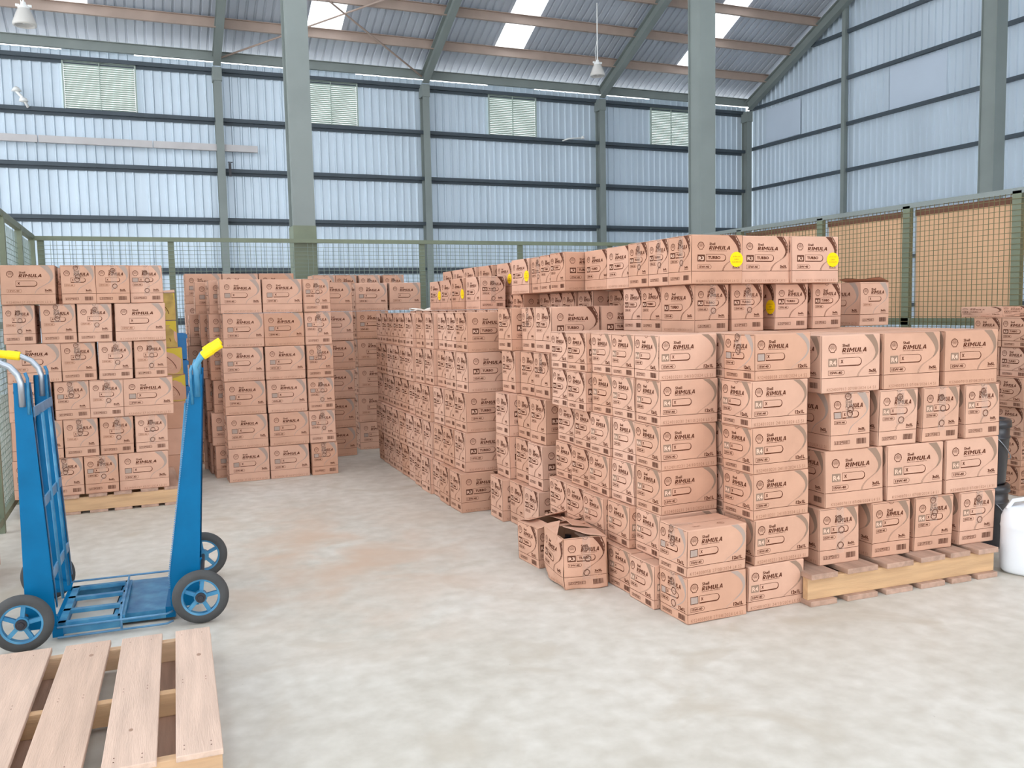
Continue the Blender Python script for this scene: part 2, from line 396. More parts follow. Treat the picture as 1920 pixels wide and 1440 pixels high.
# ---------------------------------------------------------------- fences
def wires(L, H, px, pz, r, z0=0.0):
    mb = MB(); n = int(L/px)
    for i in range(1, n): mb.box((i*px, 0, z0+H/2), (r, r, H))
    for j in range(1, int(H/pz)): mb.box((L/2, r, z0+j*pz), (L, r, r))
    return mb
BFY = 11.5
root = empty('mesh_fence', (-1.0, BFY, 0), label='olive green wire mesh fence running along behind the stacks', cat='fence', group='cage fences')
mb = MB(); mb.box((4.1, 0, 2.56), (8.3, .05, .05)); mb.build('top_rail', FENCE, root)
mb = MB(); mb.box((4.1, 0, .08), (8.3, .05, .05)); mb.build('bottom_rail', FENCE, root)
for x in (.03, 1.43, 4.6, 6.05, 7.5): mb = MB(); mb.box((x, .03, 1.27), (.07, .05, 2.54)); mb.build('post', FENCE, root)
for a, b in ((0, 1.43), (1.43, 3.0), (3.0, 4.6), (4.6, 6.05), (6.05, 8.3)):
    mb = wires(b-a, 2.45, .066, .05, .0048, .08); o = mb.build('mesh_panel', WIRE, root); o.location = (a, -.01, 0)
root = empty('mesh_fence', (-1.045, 5.4, 0), R(90), label='olive green wire mesh fence along the left edge', cat='fence', group='cage fences')
mb = MB(); mb.box((3.0, 0, 2.56), (6.1, .05, .06)); mb.build('top_rail', FENCE, root)
mb = MB(); mb.box((3.0, 0, .1), (6.1, .05, .05)); mb.build('bottom_rail', FENCE, root)
for x in (.05, 2.3, 3.45, 4.75, 5.95): mb = MB(); mb.box((x, .0, 1.28), (.06, .06, 2.56)); mb.build('post', FENCE, root)
for a, b in ((0, 2.3), (2.3, 3.45), (3.45, 4.75), (4.75, 6.0)):
    mb = wires(b-a, 2.4, .066, .05, .0048, .1); o = mb.build('mesh_panel', WIRE, root); o.location = (a, .01, 0)
# diagonal stay near the floor at the far left edge
mb = MB(); mb.bar((2.0, 0, .1), (2.35, .25, .75), .04, .04); mb.build('stay', FENCE, root)
RX = 7.3
root = empty('mesh_fence', (RX, 2.6, 0), R(90), label='olive green mesh fence backed with tan hardboard on the right', cat='fence', group='cage fences')
L_ = 8.9
mb = MB(); mb.box((L_/2, 0, 2.6), (L_, .05, .05)); mb.build('top_rail', STEEL, root)
mb = MB(); mb.box((L_/2, 0, 1.43), (L_, .05, .07)); mb.build('middle_rail', FENCE, root)
mb = MB(); mb.box((L_/2, 0, .08), (L_, .05, .05)); mb.build('bottom_rail', FENCE, root)
px = [.05, 1.55, 2.95, 4.18, 5.42, 6.9, 8.3]
for x in px: mb = MB(); mb.box((x, -.0, 1.3), (.09, .05, 2.6)); mb.build('post', FENCE, root)
for a, b in zip(px, px[1:]):
    mb = wires(b-a, 2.5, .055, .05, .0048, .08); o = mb.build('mesh_panel', WIRE_R, root); o.location = (a, .03, 0)
    mb = MB(); mb.box(((a+b)/2, -.07, 1.98), (b-a-.1, .006, 1.04)); mb.build('hardboard_sheet', BOARD, root)
    mb = MB(); mb.box(((a+b)/2, -.07, .7), (b-a-.1, .006, 1.3)); mb.build('hardboard_sheet', BOARD, root)
    mb = MB(); mb.box(((a+b)/2, -.066, 2.53), (b-a-.08, .02, .06)); mb.build('board_edge_batten', BOARD_TRIM, root)

# ---------------------------------------------------------------- carton layout
GROUPS = ['cartons stacked on the left pallet', 'cartons of the centre-left stack', 'narrow ends peeping over before the back fence', 'cartons of the recessed columns', 'cartons of the long central row', 'cartons stacked behind the open cartons', 'small cartons on the aisle side', 'small cartons standing forward', 'small cartons of the column beside the pallet', 'cartons on the right-hand pallet', 'cartons standing on top of the right-hand stacks', 'cartons of the top run', 'cartons under the top run', 'cartons on top of the long central row', 'small cartons by the right fence', 'cartons behind the left pallet stack']
# x, y, z, turn, print, scale, tape, sticker, label, group
CARTONS = [
(-0.798,8.297,1.76,-0.6,'G',(1.008,0.985,0.984),0,0,'tall carton showing its long side,leftmost in top layer of left pallet stack',0),
(-0.426,8.37,1.76,89.4,'G',(1.01,0.985,0.984),2,0,'tall carton with taped narrow end,second from left in top layer of left pallet stack',0),
(-0.17,8.362,1.76,89.8,'G',(1.01,0.985,0.984),3,0,'tall carton with taped narrow end,third from left in top layer of left pallet stack',0),
(0.092,8.382,1.76,90.5,'F',(1.01,0.985,0.984),1,0,'tall carton with taped narrow end,rightmost in top layer of left pallet stack',0),
(-0.882,8.378,1.439,89.6,'G',(1.01,0.874,0.984),1,0,'tall carton with taped narrow end,leftmost in fifth layer of left pallet stack',0),
(-0.593,8.373,1.439,89.6,'G',(1.01,0.985,0.984),2,0,'tall carton with taped narrow end,second from left in fifth layer of left pallet stack',0),
(-0.323,8.364,1.439,89.4,'G',(1.01,0.985,0.984),3,0,'tall carton with taped narrow end,third from left in fifth layer of left pallet stack',0),
(0.026,8.296,1.439,0.7,'G',(1.01,0.985,0.984),0,0,'tall carton showing its long side,rightmost in fifth layer of left pallet stack',0),
(-0.795,8.311,1.119,0.5,'G',(1.01,0.985,0.984),0,0,'tall carton showing its long side,leftmost in fourth layer of left pallet stack',0),
(-0.46,8.379,1.119,89.5,'G',(1.01,0.985,0.984),2,0,'tall carton with taped narrow end,second from left in fourth layer of left pallet stack',0),
(-0.184,8.367,1.119,90.2,'G',(1.01,0.985,0.984),3,0,'tall carton with taped narrow end,third from left in fourth layer of left pallet stack',0),
(0.092,8.378,1.119,90.6,'G',(1.01,0.985,0.984),1,0,'tall carton with taped narrow end,rightmost in fourth layer of left pallet stack',0),
(-0.84,8.312,0.798,-0.7,'G',(0.8,0.985,0.984),0,0,'tall carton showing its long side,leftmost in third layer of left pallet stack',0),
(-0.53,8.375,0.798,90.3,'F',(1.01,0.985,0.984),2,0,'tall carton with taped narrow end,second from left in third layer of left pallet stack',0),
(-0.268,8.372,0.798,89.5,'G',(1.01,0.985,0.984),3,0,'tall carton with taped narrow end,third from left in third layer of left pallet stack',0),
(0.06,8.302,0.798,-0.7,'F',(1.01,0.985,0.984),0,0,'tall carton showing its long side,rightmost in third layer of left pallet stack',0),
(-0.808,8.313,0.478,0.6,'G',(0.96,0.985,0.984),0,0,'tall carton showing its long side,leftmost in second layer of left pallet stack',0),
(-0.477,8.373,0.478,89.7,'G',(1.01,0.985,0.984),2,0,'tall carton with taped narrow end,second from left in second layer of left pallet stack',0),
(-0.209,8.382,0.478,90.1,'G',(1.01,0.985,0.984),3,0,'tall carton with taped narrow end,third from left in second layer of left pallet stack',0),
(0.067,8.381,0.478,90.6,'G',(1.01,0.985,0.984),1,0,'tall carton with taped narrow end,rightmost in second layer of left pallet stack',0),
(-0.873,8.303,0.157,-0.1,'F',(0.638,0.985,0.984),0,0,'tall carton showing its long side,leftmost in bottom layer of left pallet stack',0),
(-0.608,8.374,0.157,89.9,'F',(1.01,0.985,0.984),2,0,'tall carton with taped narrow end,second from left in bottom layer of left pallet stack',0),
(-0.34,8.364,0.157,89.7,'F',(1.01,0.985,0.984),3,0,'tall carton with taped narrow end,third from left in bottom layer of left pallet stack',0),
(-0.008,8.311,0.157,-0.7,'F',(1.01,0.985,0.984),0,0,'tall carton showing its long side,rightmost in bottom layer of left pallet stack',0),
(-0.565,8.79,1.76,90,'G',(1.01,0.985,0.984),0,0,'tall carton seen in the gap behind the top layer of left pallet stack',0),
(-0.06,8.736,0.157,0,'G',(1.01,0.985,0.984),0,0,'tall carton in the rear rank of left pallet stack,bottom layer,seen only through gaps',0),
(-0.06,8.736,0.478,0,'G',(1.01,0.985,0.984),0,0,'tall carton in the rear rank of left pallet stack,second layer,seen only through gaps',0),
(-0.06,8.736,0.798,0,'G',(1.01,0.985,0.984),0,0,'tall carton in the rear rank of left pallet stack,third layer,seen only through gaps',0),
(-0.06,8.736,1.119,0,'G',(1.01,0.985,0.984),0,0,'tall carton in the rear rank of left pallet stack,fourth layer,seen only through gaps',0),
(-0.18,8.736,1.439,0,'G',(1.01,0.985,0.984),0,0,'tall carton in the rear rank of left pallet stack,fifth layer,seen only through gaps',0),
(-0.18,8.736,1.76,0,'G',(1.01,0.985,0.984),0,0,'tall carton in the rear rank of left pallet stack,top layer,seen only through gaps',0),
(0.947,9.056,0.0,0.2,'F',(0.985,1.0,1.012),0,0,'tall carton,left one in bottom layer of the three-wide centre-left stack front',1),
(1.346,9.061,0.0,0.0,'F',(0.985,1.0,1.012),0,0,'tall carton,middle one in bottom layer of the three-wide centre-left stack front',1),
(1.693,9.11,0.0,89.9,'F',(0.985,1.0,1.012),2,0,'tall carton with narrow end,right one in bottom layer of centre-left stack front',1),
(0.949,9.062,0.331,0.6,'F',(0.985,1.0,1.012),0,0,'tall carton,left one in second layer of the three-wide centre-left stack front',1),
(1.35,9.059,0.331,-0.1,'F',(0.985,1.0,1.012),0,0,'tall carton,middle one in second layer of the three-wide centre-left stack front',1),
(1.685,9.11,0.331,89.3,'F',(0.985,1.0,1.012),3,0,'tall carton with narrow end,right one in second layer of centre-left stack front',1),
(0.944,9.068,0.662,-0.3,'F',(0.985,1.0,1.012),0,0,'tall carton,left one in third layer of the three-wide centre-left stack front',1),
(1.345,9.062,0.662,0.3,'F',(0.985,1.0,1.012),0,0,'tall carton,middle one in third layer of the three-wide centre-left stack front',1),
(1.687,9.11,0.662,89.6,'F',(0.985,1.0,1.012),1,0,'tall carton with narrow end,right one in third layer of centre-left stack front',1),
(0.941,9.066,0.993,0.5,'F',(0.985,1.0,1.012),0,0,'tall carton,left one in fourth layer of the three-wide centre-left stack front',1),
(1.34,9.057,0.993,-0.5,'F',(0.985,1.0,1.012),0,0,'tall carton,middle one in fourth layer of the three-wide centre-left stack front',1),
(1.685,9.11,0.993,89.3,'F',(0.985,1.0,1.012),2,0,'tall carton with narrow end,right one in fourth layer of centre-left stack front',1),
(0.953,9.07,1.324,0.1,'F',(0.985,1.0,1.012),0,0,'tall carton,left one in fifth layer of the three-wide centre-left stack front',1),
(1.345,9.06,1.324,-0.2,'F',(0.985,1.0,1.012),0,0,'tall carton,middle one in fifth layer of the three-wide centre-left stack front',1),
(1.68,9.11,1.324,89.2,'F',(0.985,1.0,1.012),3,0,'tall carton with narrow end,right one in fifth layer of centre-left stack front',1),
(0.944,9.064,1.655,-0.5,'F',(0.985,1.0,1.012),0,0,'tall carton,left one in top layer of the three-wide centre-left stack front',1),
(1.337,9.069,1.655,0.5,'F',(0.985,1.0,1.012),0,0,'tall carton,middle one in top layer of the three-wide centre-left stack front',1),
(1.673,9.11,1.655,91.1,'F',(0.985,1.0,1.012),1,0,'tall carton with narrow end,right one in top layer of centre-left stack front',1),
(0.852,9.37,0.0,1.0,'F',(0.985,1.0,1.012),0,0,'tall carton just behind the front,bottom layer,left side of centre-left stack',1),
(0.823,9.665,0.0,2.0,'F',(0.985,1.0,1.012),0,0,'tall carton second behind the front,bottom layer,left side of centre-left stack',1),
(0.791,9.975,0.0,-2.1,'F',(0.985,1.0,1.012),0,0,'tall carton third behind the front,bottom layer,left side of centre-left stack',1),
(0.837,9.37,0.331,-0.9,'F',(0.985,1.0,1.012),0,0,'tall carton just behind the front,second layer,left side of centre-left stack',1),
(0.807,9.665,0.331,2.1,'F',(0.985,1.0,1.012),0,0,'tall carton second behind the front,second layer,left side of centre-left stack',1),
(0.764,9.975,0.331,1.2,'F',(0.985,1.0,1.012),0,0,'tall carton third behind the front,second layer,left side of centre-left stack',1),
(0.863,9.37,0.662,-0.4,'F',(0.985,1.0,1.012),0,0,'tall carton just behind the front,third layer,left side of centre-left stack',1),
(0.807,9.665,0.662,2.0,'F',(0.985,1.0,1.012),0,0,'tall carton second behind the front,third layer,left side of centre-left stack',1),
(0.738,9.975,0.662,0.5,'F',(0.985,1.0,1.012),0,0,'tall carton third behind the front,third layer,left side of centre-left stack',1),
(0.843,9.37,0.993,1.4,'F',(0.985,1.0,1.012),0,0,'tall carton just behind the front,fourth layer,left side of centre-left stack',1),
(0.797,9.665,0.993,-0.9,'F',(0.985,1.0,1.012),0,0,'tall carton second behind the front,fourth layer,left side of centre-left stack',1),
(0.68,9.975,0.993,-1.4,'F',(0.985,1.0,1.012),0,0,'tall carton third behind the front,fourth layer,left side of centre-left stack',1),
(0.849,9.37,1.324,-0.2,'F',(0.985,1.0,1.012),0,0,'tall carton just behind the front,fifth layer,left side of centre-left stack',1),
(0.793,9.665,1.324,-1.6,'F',(0.985,1.0,1.012),0,0,'tall carton second behind the front,fifth layer,left side of centre-left stack',1),
(0.701,9.975,1.324,-0.5,'F',(0.985,1.0,1.012),0,0,'tall carton third behind the front,fifth layer,left side of centre-left stack',1),
(0.86,9.37,1.655,2.0,'F',(0.985,1.0,1.012),0,0,'tall carton just behind the front,top layer,left side of centre-left stack',1),
(0.752,9.665,1.655,-0.7,'F',(0.985,1.0,1.012),0,0,'tall carton second behind the front,top layer,left side of centre-left stack',1),
(0.697,10.435,0.115,-1.0,'F',(0.985,1.0,1.012),0,0,'tall carton at rear left corner,bottom layer of centre-left stack',1),
(0.697,10.435,0.446,-0.9,'F',(0.985,1.0,1.012),0,0,'tall carton at rear left corner,second layer of centre-left stack',1),
(0.697,10.435,0.777,-0.7,'F',(0.985,1.0,1.012),0,0,'tall carton at rear left corner,third layer of centre-left stack',1),
(0.697,10.435,1.108,0.6,'F',(0.985,1.0,1.012),0,0,'tall carton at rear left corner,fourth layer of centre-left stack',1),
(0.697,10.435,1.439,-0.3,'F',(0.985,1.0,1.012),0,0,'tall carton at rear left corner,fifth layer of centre-left stack',1),
(0.697,10.435,1.77,-0.4,'F',(0.985,1.0,1.012),0,0,'tall carton at rear left corner,top layer of centre-left stack',1),
(1.095,10.435,1.77,0,'F',(0.985,1.0,1.012),0,0,'tall carton peeping over the middle of centre-left stack,left of two',1),
(1.485,10.435,1.77,0,'F',(0.985,1.0,1.012),0,0,'tall carton peeping over the middle of centre-left stack,right of two',1),
(2.126,11.0,1.77,90,'F',(0.985,1.0,1.012),0,0,'tall carton,leftmost of four narrow ends peeping over stack before back fence',2),
(2.396,11.0,1.77,90,'F',(0.985,1.0,1.012),0,0,'tall carton,second of four narrow ends peeping over stack before back fence',2),
(2.692,11.0,1.77,90,'F',(0.985,1.0,1.012),1,0,'tall carton,third of four narrow ends peeping over stack before back fence',2),
(2.995,11.0,1.77,90,'F',(0.985,1.0,1.012),1,0,'tall carton,rightmost of four narrow ends peeping over stack before back fence',2),
(2.067,10.085,0.0,0.6,'F',(0.985,1.0,1.012),0,0,'tall carton,bottom layer of the recessed column right of centre-left stack',3),
(2.579,10.435,0.0,-0.6,'F',(0.985,1.0,1.012),0,0,'tall carton,bottom layer of the column half hidden behind the long dark-swoosh row',3),
(2.066,10.085,0.331,-0.5,'F',(0.985,1.0,1.012),0,0,'tall carton,second layer of the recessed column right of centre-left stack',3),
(2.569,10.435,0.331,0.4,'G',(0.985,1.0,1.012),0,0,'tall carton,second layer of the column half hidden behind the long dark-swoosh row',3),
(2.068,10.085,0.662,-0.6,'F',(0.985,1.0,1.012),0,0,'tall carton,third layer of the recessed column right of centre-left stack',3),
(2.582,10.435,0.662,-0.5,'G',(0.985,1.0,1.012),0,0,'tall carton,third layer of the column half hidden behind the long dark-swoosh row',3),
(2.085,10.085,0.993,-0.5,'F',(0.985,1.0,1.012),0,0,'tall carton,fourth layer of the recessed column right of centre-left stack',3),
(2.583,10.435,0.993,0.5,'G',(0.985,1.0,1.012),0,0,'tall carton,fourth layer of the column half hidden behind the long dark-swoosh row',3),
(2.073,10.085,1.324,0.6,'F',(0.985,1.0,1.012),0,0,'tall carton,fifth layer of the recessed column right of centre-left stack',3),
(2.581,10.435,1.324,-0.5,'F',(0.985,1.0,1.012),0,0,'tall carton,fifth layer of the column half hidden behind the long dark-swoosh row',3),
(2.073,10.085,1.655,-0.6,'F',(0.985,1.0,1.012),0,0,'tall carton,top layer of the recessed column right of centre-left stack',3),
(2.579,10.435,1.655,-0.5,'F',(0.985,1.0,1.012),0,0,'tall carton,top layer of the column half hidden behind the long dark-swoosh row',3),
(2.99,10.435,1.655,0,'G',(0.985,1.0,1.012),0,0,'tall pale-swoosh carton at top beside the white sheet,far end of long row',3),
(2.632,6.784,1.3,1.2,'D',(1.0,0.99,1.0),0,0,'tall dark-swoosh carton,front,top layer of long central row',4),
(2.641,7.055,1.3,1.0,'D',(1.0,0.99,1.0),0,0,'tall dark-swoosh carton,second from front,top layer of long central row',4),
(2.655,7.326,1.3,-0.0,'D',(1.0,0.99,1.0),0,0,'tall dark-swoosh carton,third from front,top layer of long central row',4),
(2.618,7.597,1.3,-1.4,'D',(1.0,0.99,1.0),0,0,'tall dark-swoosh carton,fourth from front,top layer of long central row',4),
(2.614,7.868,1.3,-0.7,'D',(1.0,0.99,1.0),0,0,'tall dark-swoosh carton,fifth from front,top layer of long central row',4),
(2.588,8.139,1.3,-0.8,'D',(1.0,0.99,1.0),0,0,'tall dark-swoosh carton,sixth from front,top layer of long central row',4),
(2.6,8.41,1.3,-0.9,'D',(1.0,0.99,1.0),0,0,'tall dark-swoosh carton,seventh from front,top layer of long central row',4),
(2.618,8.681,1.3,-0.8,'D',(1.0,0.99,1.0),0,0,'tall dark-swoosh carton,eighth from front,top layer of long central row',4),
(2.631,8.952,1.3,1.1,'D',(1.0,0.99,1.0),0,0,'tall dark-swoosh carton,ninth from front,top layer of long central row',4),
(2.641,9.223,1.3,-1.1,'D',(1.0,0.99,1.0),0,0,'tall dark-swoosh carton,tenth from front,top layer of long central row',4),
(2.654,9.494,1.3,-1.3,'D',(1.0,0.99,1.0),0,0,'tall dark-swoosh carton,eleventh from front,top layer of long central row',4),
(2.626,6.784,0.975,1.3,'D',(1.0,0.99,1.0),0,0,'tall dark-swoosh carton,front,fourth layer of long central row',4),
(2.623,7.055,0.975,0.2,'D',(1.0,0.99,1.0),0,0,'tall dark-swoosh carton,second from front,fourth layer of long central row',4),
(2.638,7.326,0.975,1.5,'D',(1.0,0.99,1.0),0,0,'tall dark-swoosh carton,third from front,fourth layer of long central row',4),
(2.608,7.597,0.975,-0.3,'D',(1.0,0.99,1.0),0,0,'tall dark-swoosh carton,fourth from front,fourth layer of long central row',4),
(2.599,7.868,0.975,1.2,'D',(1.0,0.99,1.0),0,0,'tall dark-swoosh carton,fifth from front,fourth layer of long central row',4),
(2.578,8.139,0.975,0.5,'D',(1.0,0.99,1.0),0,0,'tall dark-swoosh carton,sixth from front,fourth layer of long central row',4),
(2.597,8.41,0.975,0.9,'D',(1.0,0.99,1.0),0,0,'tall dark-swoosh carton,seventh from front,fourth layer of long central row',4),
(2.604,8.681,0.975,0.7,'D',(1.0,0.99,1.0),0,0,'tall dark-swoosh carton,eighth from front,fourth layer of long central row',4),
(2.616,8.952,0.975,-0.0,'D',(1.0,0.99,1.0),0,0,'tall dark-swoosh carton,ninth from front,fourth layer of long central row',4),
(2.627,9.223,0.975,-1.2,'D',(1.0,0.99,1.0),0,0,'tall dark-swoosh carton,tenth from front,fourth layer of long central row',4),
(2.637,9.494,0.975,-0.9,'D',(1.0,0.99,1.0),0,0,'tall dark-swoosh carton,eleventh from front,fourth layer of long central row',4),
(2.605,6.784,0.65,1.1,'D',(1.0,0.99,1.0),0,0,'tall dark-swoosh carton,front,third layer of long central row',4),
(2.607,7.055,0.65,1.2,'D',(1.0,0.99,1.0),0,0,'tall dark-swoosh carton,second from front,third layer of long central row',4),
(2.597,7.326,0.65,1.3,'D',(1.0,0.99,1.0),0,0,'tall dark-swoosh carton,third from front,third layer of long central row',4),
(2.567,7.597,0.65,-0.5,'D',(1.0,0.99,1.0),0,0,'tall dark-swoosh carton,fourth from front,third layer of long central row',4),
(2.584,7.868,0.65,0.5,'D',(1.0,0.99,1.0),0,0,'tall dark-swoosh carton,fifth from front,third layer of long central row',4),
(2.608,8.139,0.65,0.9,'D',(1.0,0.99,1.0),0,0,'tall dark-swoosh carton,sixth from front,third layer of long central row',4),
(2.617,8.41,0.65,0.4,'D',(1.0,0.99,1.0),0,0,'tall dark-swoosh carton,seventh from front,third layer of long central row',4),
(2.619,8.681,0.65,0.9,'D',(1.0,0.99,1.0),0,0,'tall dark-swoosh carton,eighth from front,third layer of long central row',4),
(2.628,8.952,0.65,0.1,'D',(1.0,0.99,1.0),0,0,'tall dark-swoosh carton,ninth from front,third layer of long central row',4),
(2.645,9.223,0.65,0.5,'D',(1.0,0.99,1.0),0,0,'tall dark-swoosh carton,tenth from front,third layer of long central row',4),
(2.647,9.494,0.65,0.6,'D',(1.0,0.99,1.0),0,0,'tall dark-swoosh carton,eleventh from front,third layer of long central row',4),
(2.591,6.784,0.325,-0.7,'D',(1.0,0.99,1.0),0,0,'tall dark-swoosh carton,front,second layer of long central row',4),
(2.586,7.055,0.325,1.3,'D',(1.0,0.99,1.0),0,0,'tall dark-swoosh carton,second from front,second layer of long central row',4),
(2.588,7.326,0.325,1.4,'D',(1.0,0.99,1.0),0,0,'tall dark-swoosh carton,third from front,second layer of long central row',4),
(2.576,7.597,0.325,-1.3,'D',(1.0,0.99,1.0),0,0,'tall dark-swoosh carton,fourth from front,second layer of long central row',4),
(2.563,7.868,0.325,1.4,'D',(1.0,0.99,1.0),0,0,'tall dark-swoosh carton,fifth from front,second layer of long central row',4),
(2.572,8.139,0.325,1.4,'D',(1.0,0.99,1.0),0,0,'tall dark-swoosh carton,sixth from front,second layer of long central row',4),
(2.576,8.41,0.325,0.5,'D',(1.0,0.99,1.0),0,0,'tall dark-swoosh carton,seventh from front,second layer of long central row',4),
(2.577,8.681,0.325,-1.4,'D',(1.0,0.99,1.0),0,0,'tall dark-swoosh carton,eighth from front,second layer of long central row',4),
(2.59,8.952,0.325,1.2,'D',(1.0,0.99,1.0),0,0,'tall dark-swoosh carton,ninth from front,second layer of long central row',4),
(2.599,9.223,0.325,-1.1,'D',(1.0,0.99,1.0),0,0,'tall dark-swoosh carton,tenth from front,second layer of long central row',4),
(2.62,9.494,0.325,1.4,'D',(1.0,0.99,1.0),0,0,'tall dark-swoosh carton,eleventh from front,second layer of long central row',4),
(2.539,6.764,0.0,0.5,'D',(1.0,0.99,1.0),0,0,'tall dark-swoosh carton,front,bottom layer of long central row with crushed top',4),
(2.538,7.055,0.0,-1.3,'D',(1.0,0.99,1.0),0,0,'tall dark-swoosh carton,second from front,bottom layer of long central row',4),
(2.571,7.326,0.0,-1.0,'D',(1.0,0.99,1.0),0,0,'tall dark-swoosh carton,third from front,bottom layer of long central row',4),
(2.544,7.597,0.0,0.4,'D',(1.0,0.99,1.0),0,0,'tall dark-swoosh carton,fourth from front,bottom layer of long central row',4),
(2.564,7.868,0.0,0.2,'D',(1.0,0.99,1.0),0,0,'tall dark-swoosh carton,fifth from front,bottom layer of long central row',4),
(2.588,8.139,0.0,0.7,'D',(1.0,0.99,1.0),0,0,'tall dark-swoosh carton,sixth from front,bottom layer of long central row',4),
(2.596,8.41,0.0,1.3,'D',(1.0,0.99,1.0),0,0,'tall dark-swoosh carton,seventh from front,bottom layer of long central row',4),
(2.603,8.681,0.0,-0.8,'D',(1.0,0.99,1.0),0,0,'tall dark-swoosh carton,eighth from front,bottom layer of long central row',4),
(2.609,8.952,0.0,-1.5,'D',(1.0,0.99,1.0),0,0,'tall dark-swoosh carton,ninth from front,bottom layer of long central row',4),
(2.623,9.223,0.0,1.3,'D',(1.0,0.99,1.0),0,0,'tall dark-swoosh carton,tenth from front,bottom layer of long central row',4),
(2.637,9.494,0.0,-1.5,'D',(1.0,0.99,1.0),0,0,'tall dark-swoosh carton,eleventh from front,bottom layer of long central row',4),
(2.898,5.784,1.324,1.1,'D',(1,0.99,1.018),0,0,'tall dark-swoosh carton,near of three in top layer,stack behind the open cartons',5),
(2.91,6.059,1.324,-1.2,'D',(1,0.99,1.018),2,0,'tall dark-swoosh carton,middle of three in top layer,stack behind the open cartons',5),
(2.826,6.334,1.324,0.9,'D',(1,0.99,1.018),0,0,'tall dark-swoosh carton,far of three in top layer,stack behind the open cartons',5),
(2.884,5.784,0.993,0.8,'D',(1,0.99,1.018),2,0,'tall dark-swoosh carton,near of three in fourth layer,stack behind the open cartons',5),
(2.895,6.059,0.993,1.1,'D',(1,0.99,1.018),0,0,'tall dark-swoosh carton,middle of three in fourth layer,stack behind the open cartons',5),
(2.855,6.334,0.993,0.2,'D',(1,0.99,1.018),0,0,'tall dark-swoosh carton,far of three in fourth layer,stack behind the open cartons',5),
(2.844,5.784,0.662,1.1,'D',(1,0.99,1.018),0,0,'tall dark-swoosh carton,near of three in third layer,stack behind the open cartons',5),
(2.861,6.059,0.662,-0.9,'D',(1,0.99,1.018),0,0,'tall dark-swoosh carton,middle of three in third layer,stack behind the open cartons',5),
(2.79,6.334,0.662,0.5,'D',(1,0.99,1.018),0,0,'tall dark-swoosh carton,far of three in third layer,stack behind the open cartons',5),
(2.82,5.784,0.331,-0.5,'D',(1,0.99,1.018),0,0,'tall dark-swoosh carton,near of three in second layer,stack behind the open cartons',5),
(2.839,6.059,0.331,1.2,'D',(1,0.99,1.018),0,0,'tall dark-swoosh carton,middle of three in second layer,stack behind the open cartons',5),
(2.791,6.334,0.331,0.8,'D',(1,0.99,1.018),0,0,'tall dark-swoosh carton,far of three in second layer,stack behind the open cartons',5),
(2.779,5.784,0.0,-0.1,'D',(1,0.99,1.018),0,0,'tall dark-swoosh carton,near of three in bottom layer,stack behind the open cartons',5),
(2.786,6.059,0.0,0.1,'D',(1,0.99,1.018),0,0,'tall dark-swoosh carton,middle of three in bottom layer,stack behind the open cartons',5),
(2.728,6.334,0.0,-1.4,'D',(1,0.99,1.018),0,0,'tall dark-swoosh carton,far of three in bottom layer,stack behind the open cartons',5),
(3.311,5.784,1.324,0,'D',(1,0.99,1.018),0,0,'tall dark-swoosh carton at top,right of the two wide faces above small cartons',5),
(2.774,4.192,1.24,-1.1,'A',(1,1,1),0,0,'small carton,front in top layer of small-carton row,aisle side',6),
(2.778,4.46,1.24,0.2,'A',(1,1,1),0,0,'small carton,second in top layer of small-carton row,aisle side',6),
(2.791,4.728,1.24,-0.0,'A',(1,1,1),0,0,'small carton,third in top layer of small-carton row,aisle side',6),
(2.755,4.996,1.24,0.9,'C',(1,1,1),0,0,'small carton,fourth in top layer of small-carton row,aisle side',6),
(2.765,5.264,1.24,0.3,'C',(1,1,1),0,0,'small carton,rearmost in top layer of small-carton row,aisle side',6),
(2.782,4.192,0.992,-0.9,'A',(1,1,1),0,0,'small carton,front in fifth layer of small-carton row,aisle side',6),
(2.782,4.46,0.992,-0.3,'A',(1,1,1),0,0,'small carton,second in fifth layer of small-carton row,aisle side',6),
(2.788,4.728,0.992,0.6,'A',(1,1,1),0,0,'small carton,third in fifth layer of small-carton row,aisle side',6),
(2.749,4.996,0.992,0.1,'C',(1,1,1),0,0,'small carton,fourth in fifth layer of small-carton row,aisle side',6),
(2.765,5.264,0.992,-1.2,'C',(1,1,1),0,0,'small carton,rearmost in fifth layer of small-carton row,aisle side',6),
(2.78,4.192,0.744,0.8,'A',(1,1,1),0,0,'small carton,front in fourth layer of small-carton row,aisle side',6),
(2.78,4.46,0.744,0.8,'A',(1,1,1),0,0,'small carton,second in fourth layer of small-carton row,aisle side',6),
(2.77,4.728,0.744,-1.0,'A',(1,1,1),0,0,'small carton,third in fourth layer of small-carton row,aisle side',6),
(2.794,4.996,0.744,0.1,'C',(1,1,1),0,0,'small carton,fourth in fourth layer of small-carton row,aisle side',6),
(2.808,5.264,0.744,-0.3,'C',(1,1,1),0,0,'small carton,rearmost in fourth layer of small-carton row,aisle side',6),
(2.778,4.192,0.496,0.7,'A',(1,1,1),0,0,'small carton,front in third layer of small-carton row,aisle side',6),
(2.77,4.46,0.496,-0.5,'A',(1,1,1),0,0,'small carton,second in third layer of small-carton row,aisle side',6),
(2.759,4.728,0.496,-0.6,'A',(1,1,1),0,0,'small carton,third in third layer of small-carton row,aisle side',6),
(2.77,4.996,0.496,-0.0,'C',(1,1,1),0,0,'small carton,fourth in third layer of small-carton row,aisle side',6),
(2.79,5.264,0.496,1.1,'C',(1,1,1),0,0,'small carton,rearmost in third layer of small-carton row,aisle side',6),
(2.773,4.192,0.248,-1.0,'A',(1,1,1),0,0,'small carton,front in second layer of small-carton row,aisle side',6),
(2.739,4.46,0.248,-0.9,'A',(1,1,1),0,0,'small carton,second in second layer of small-carton row,aisle side',6),
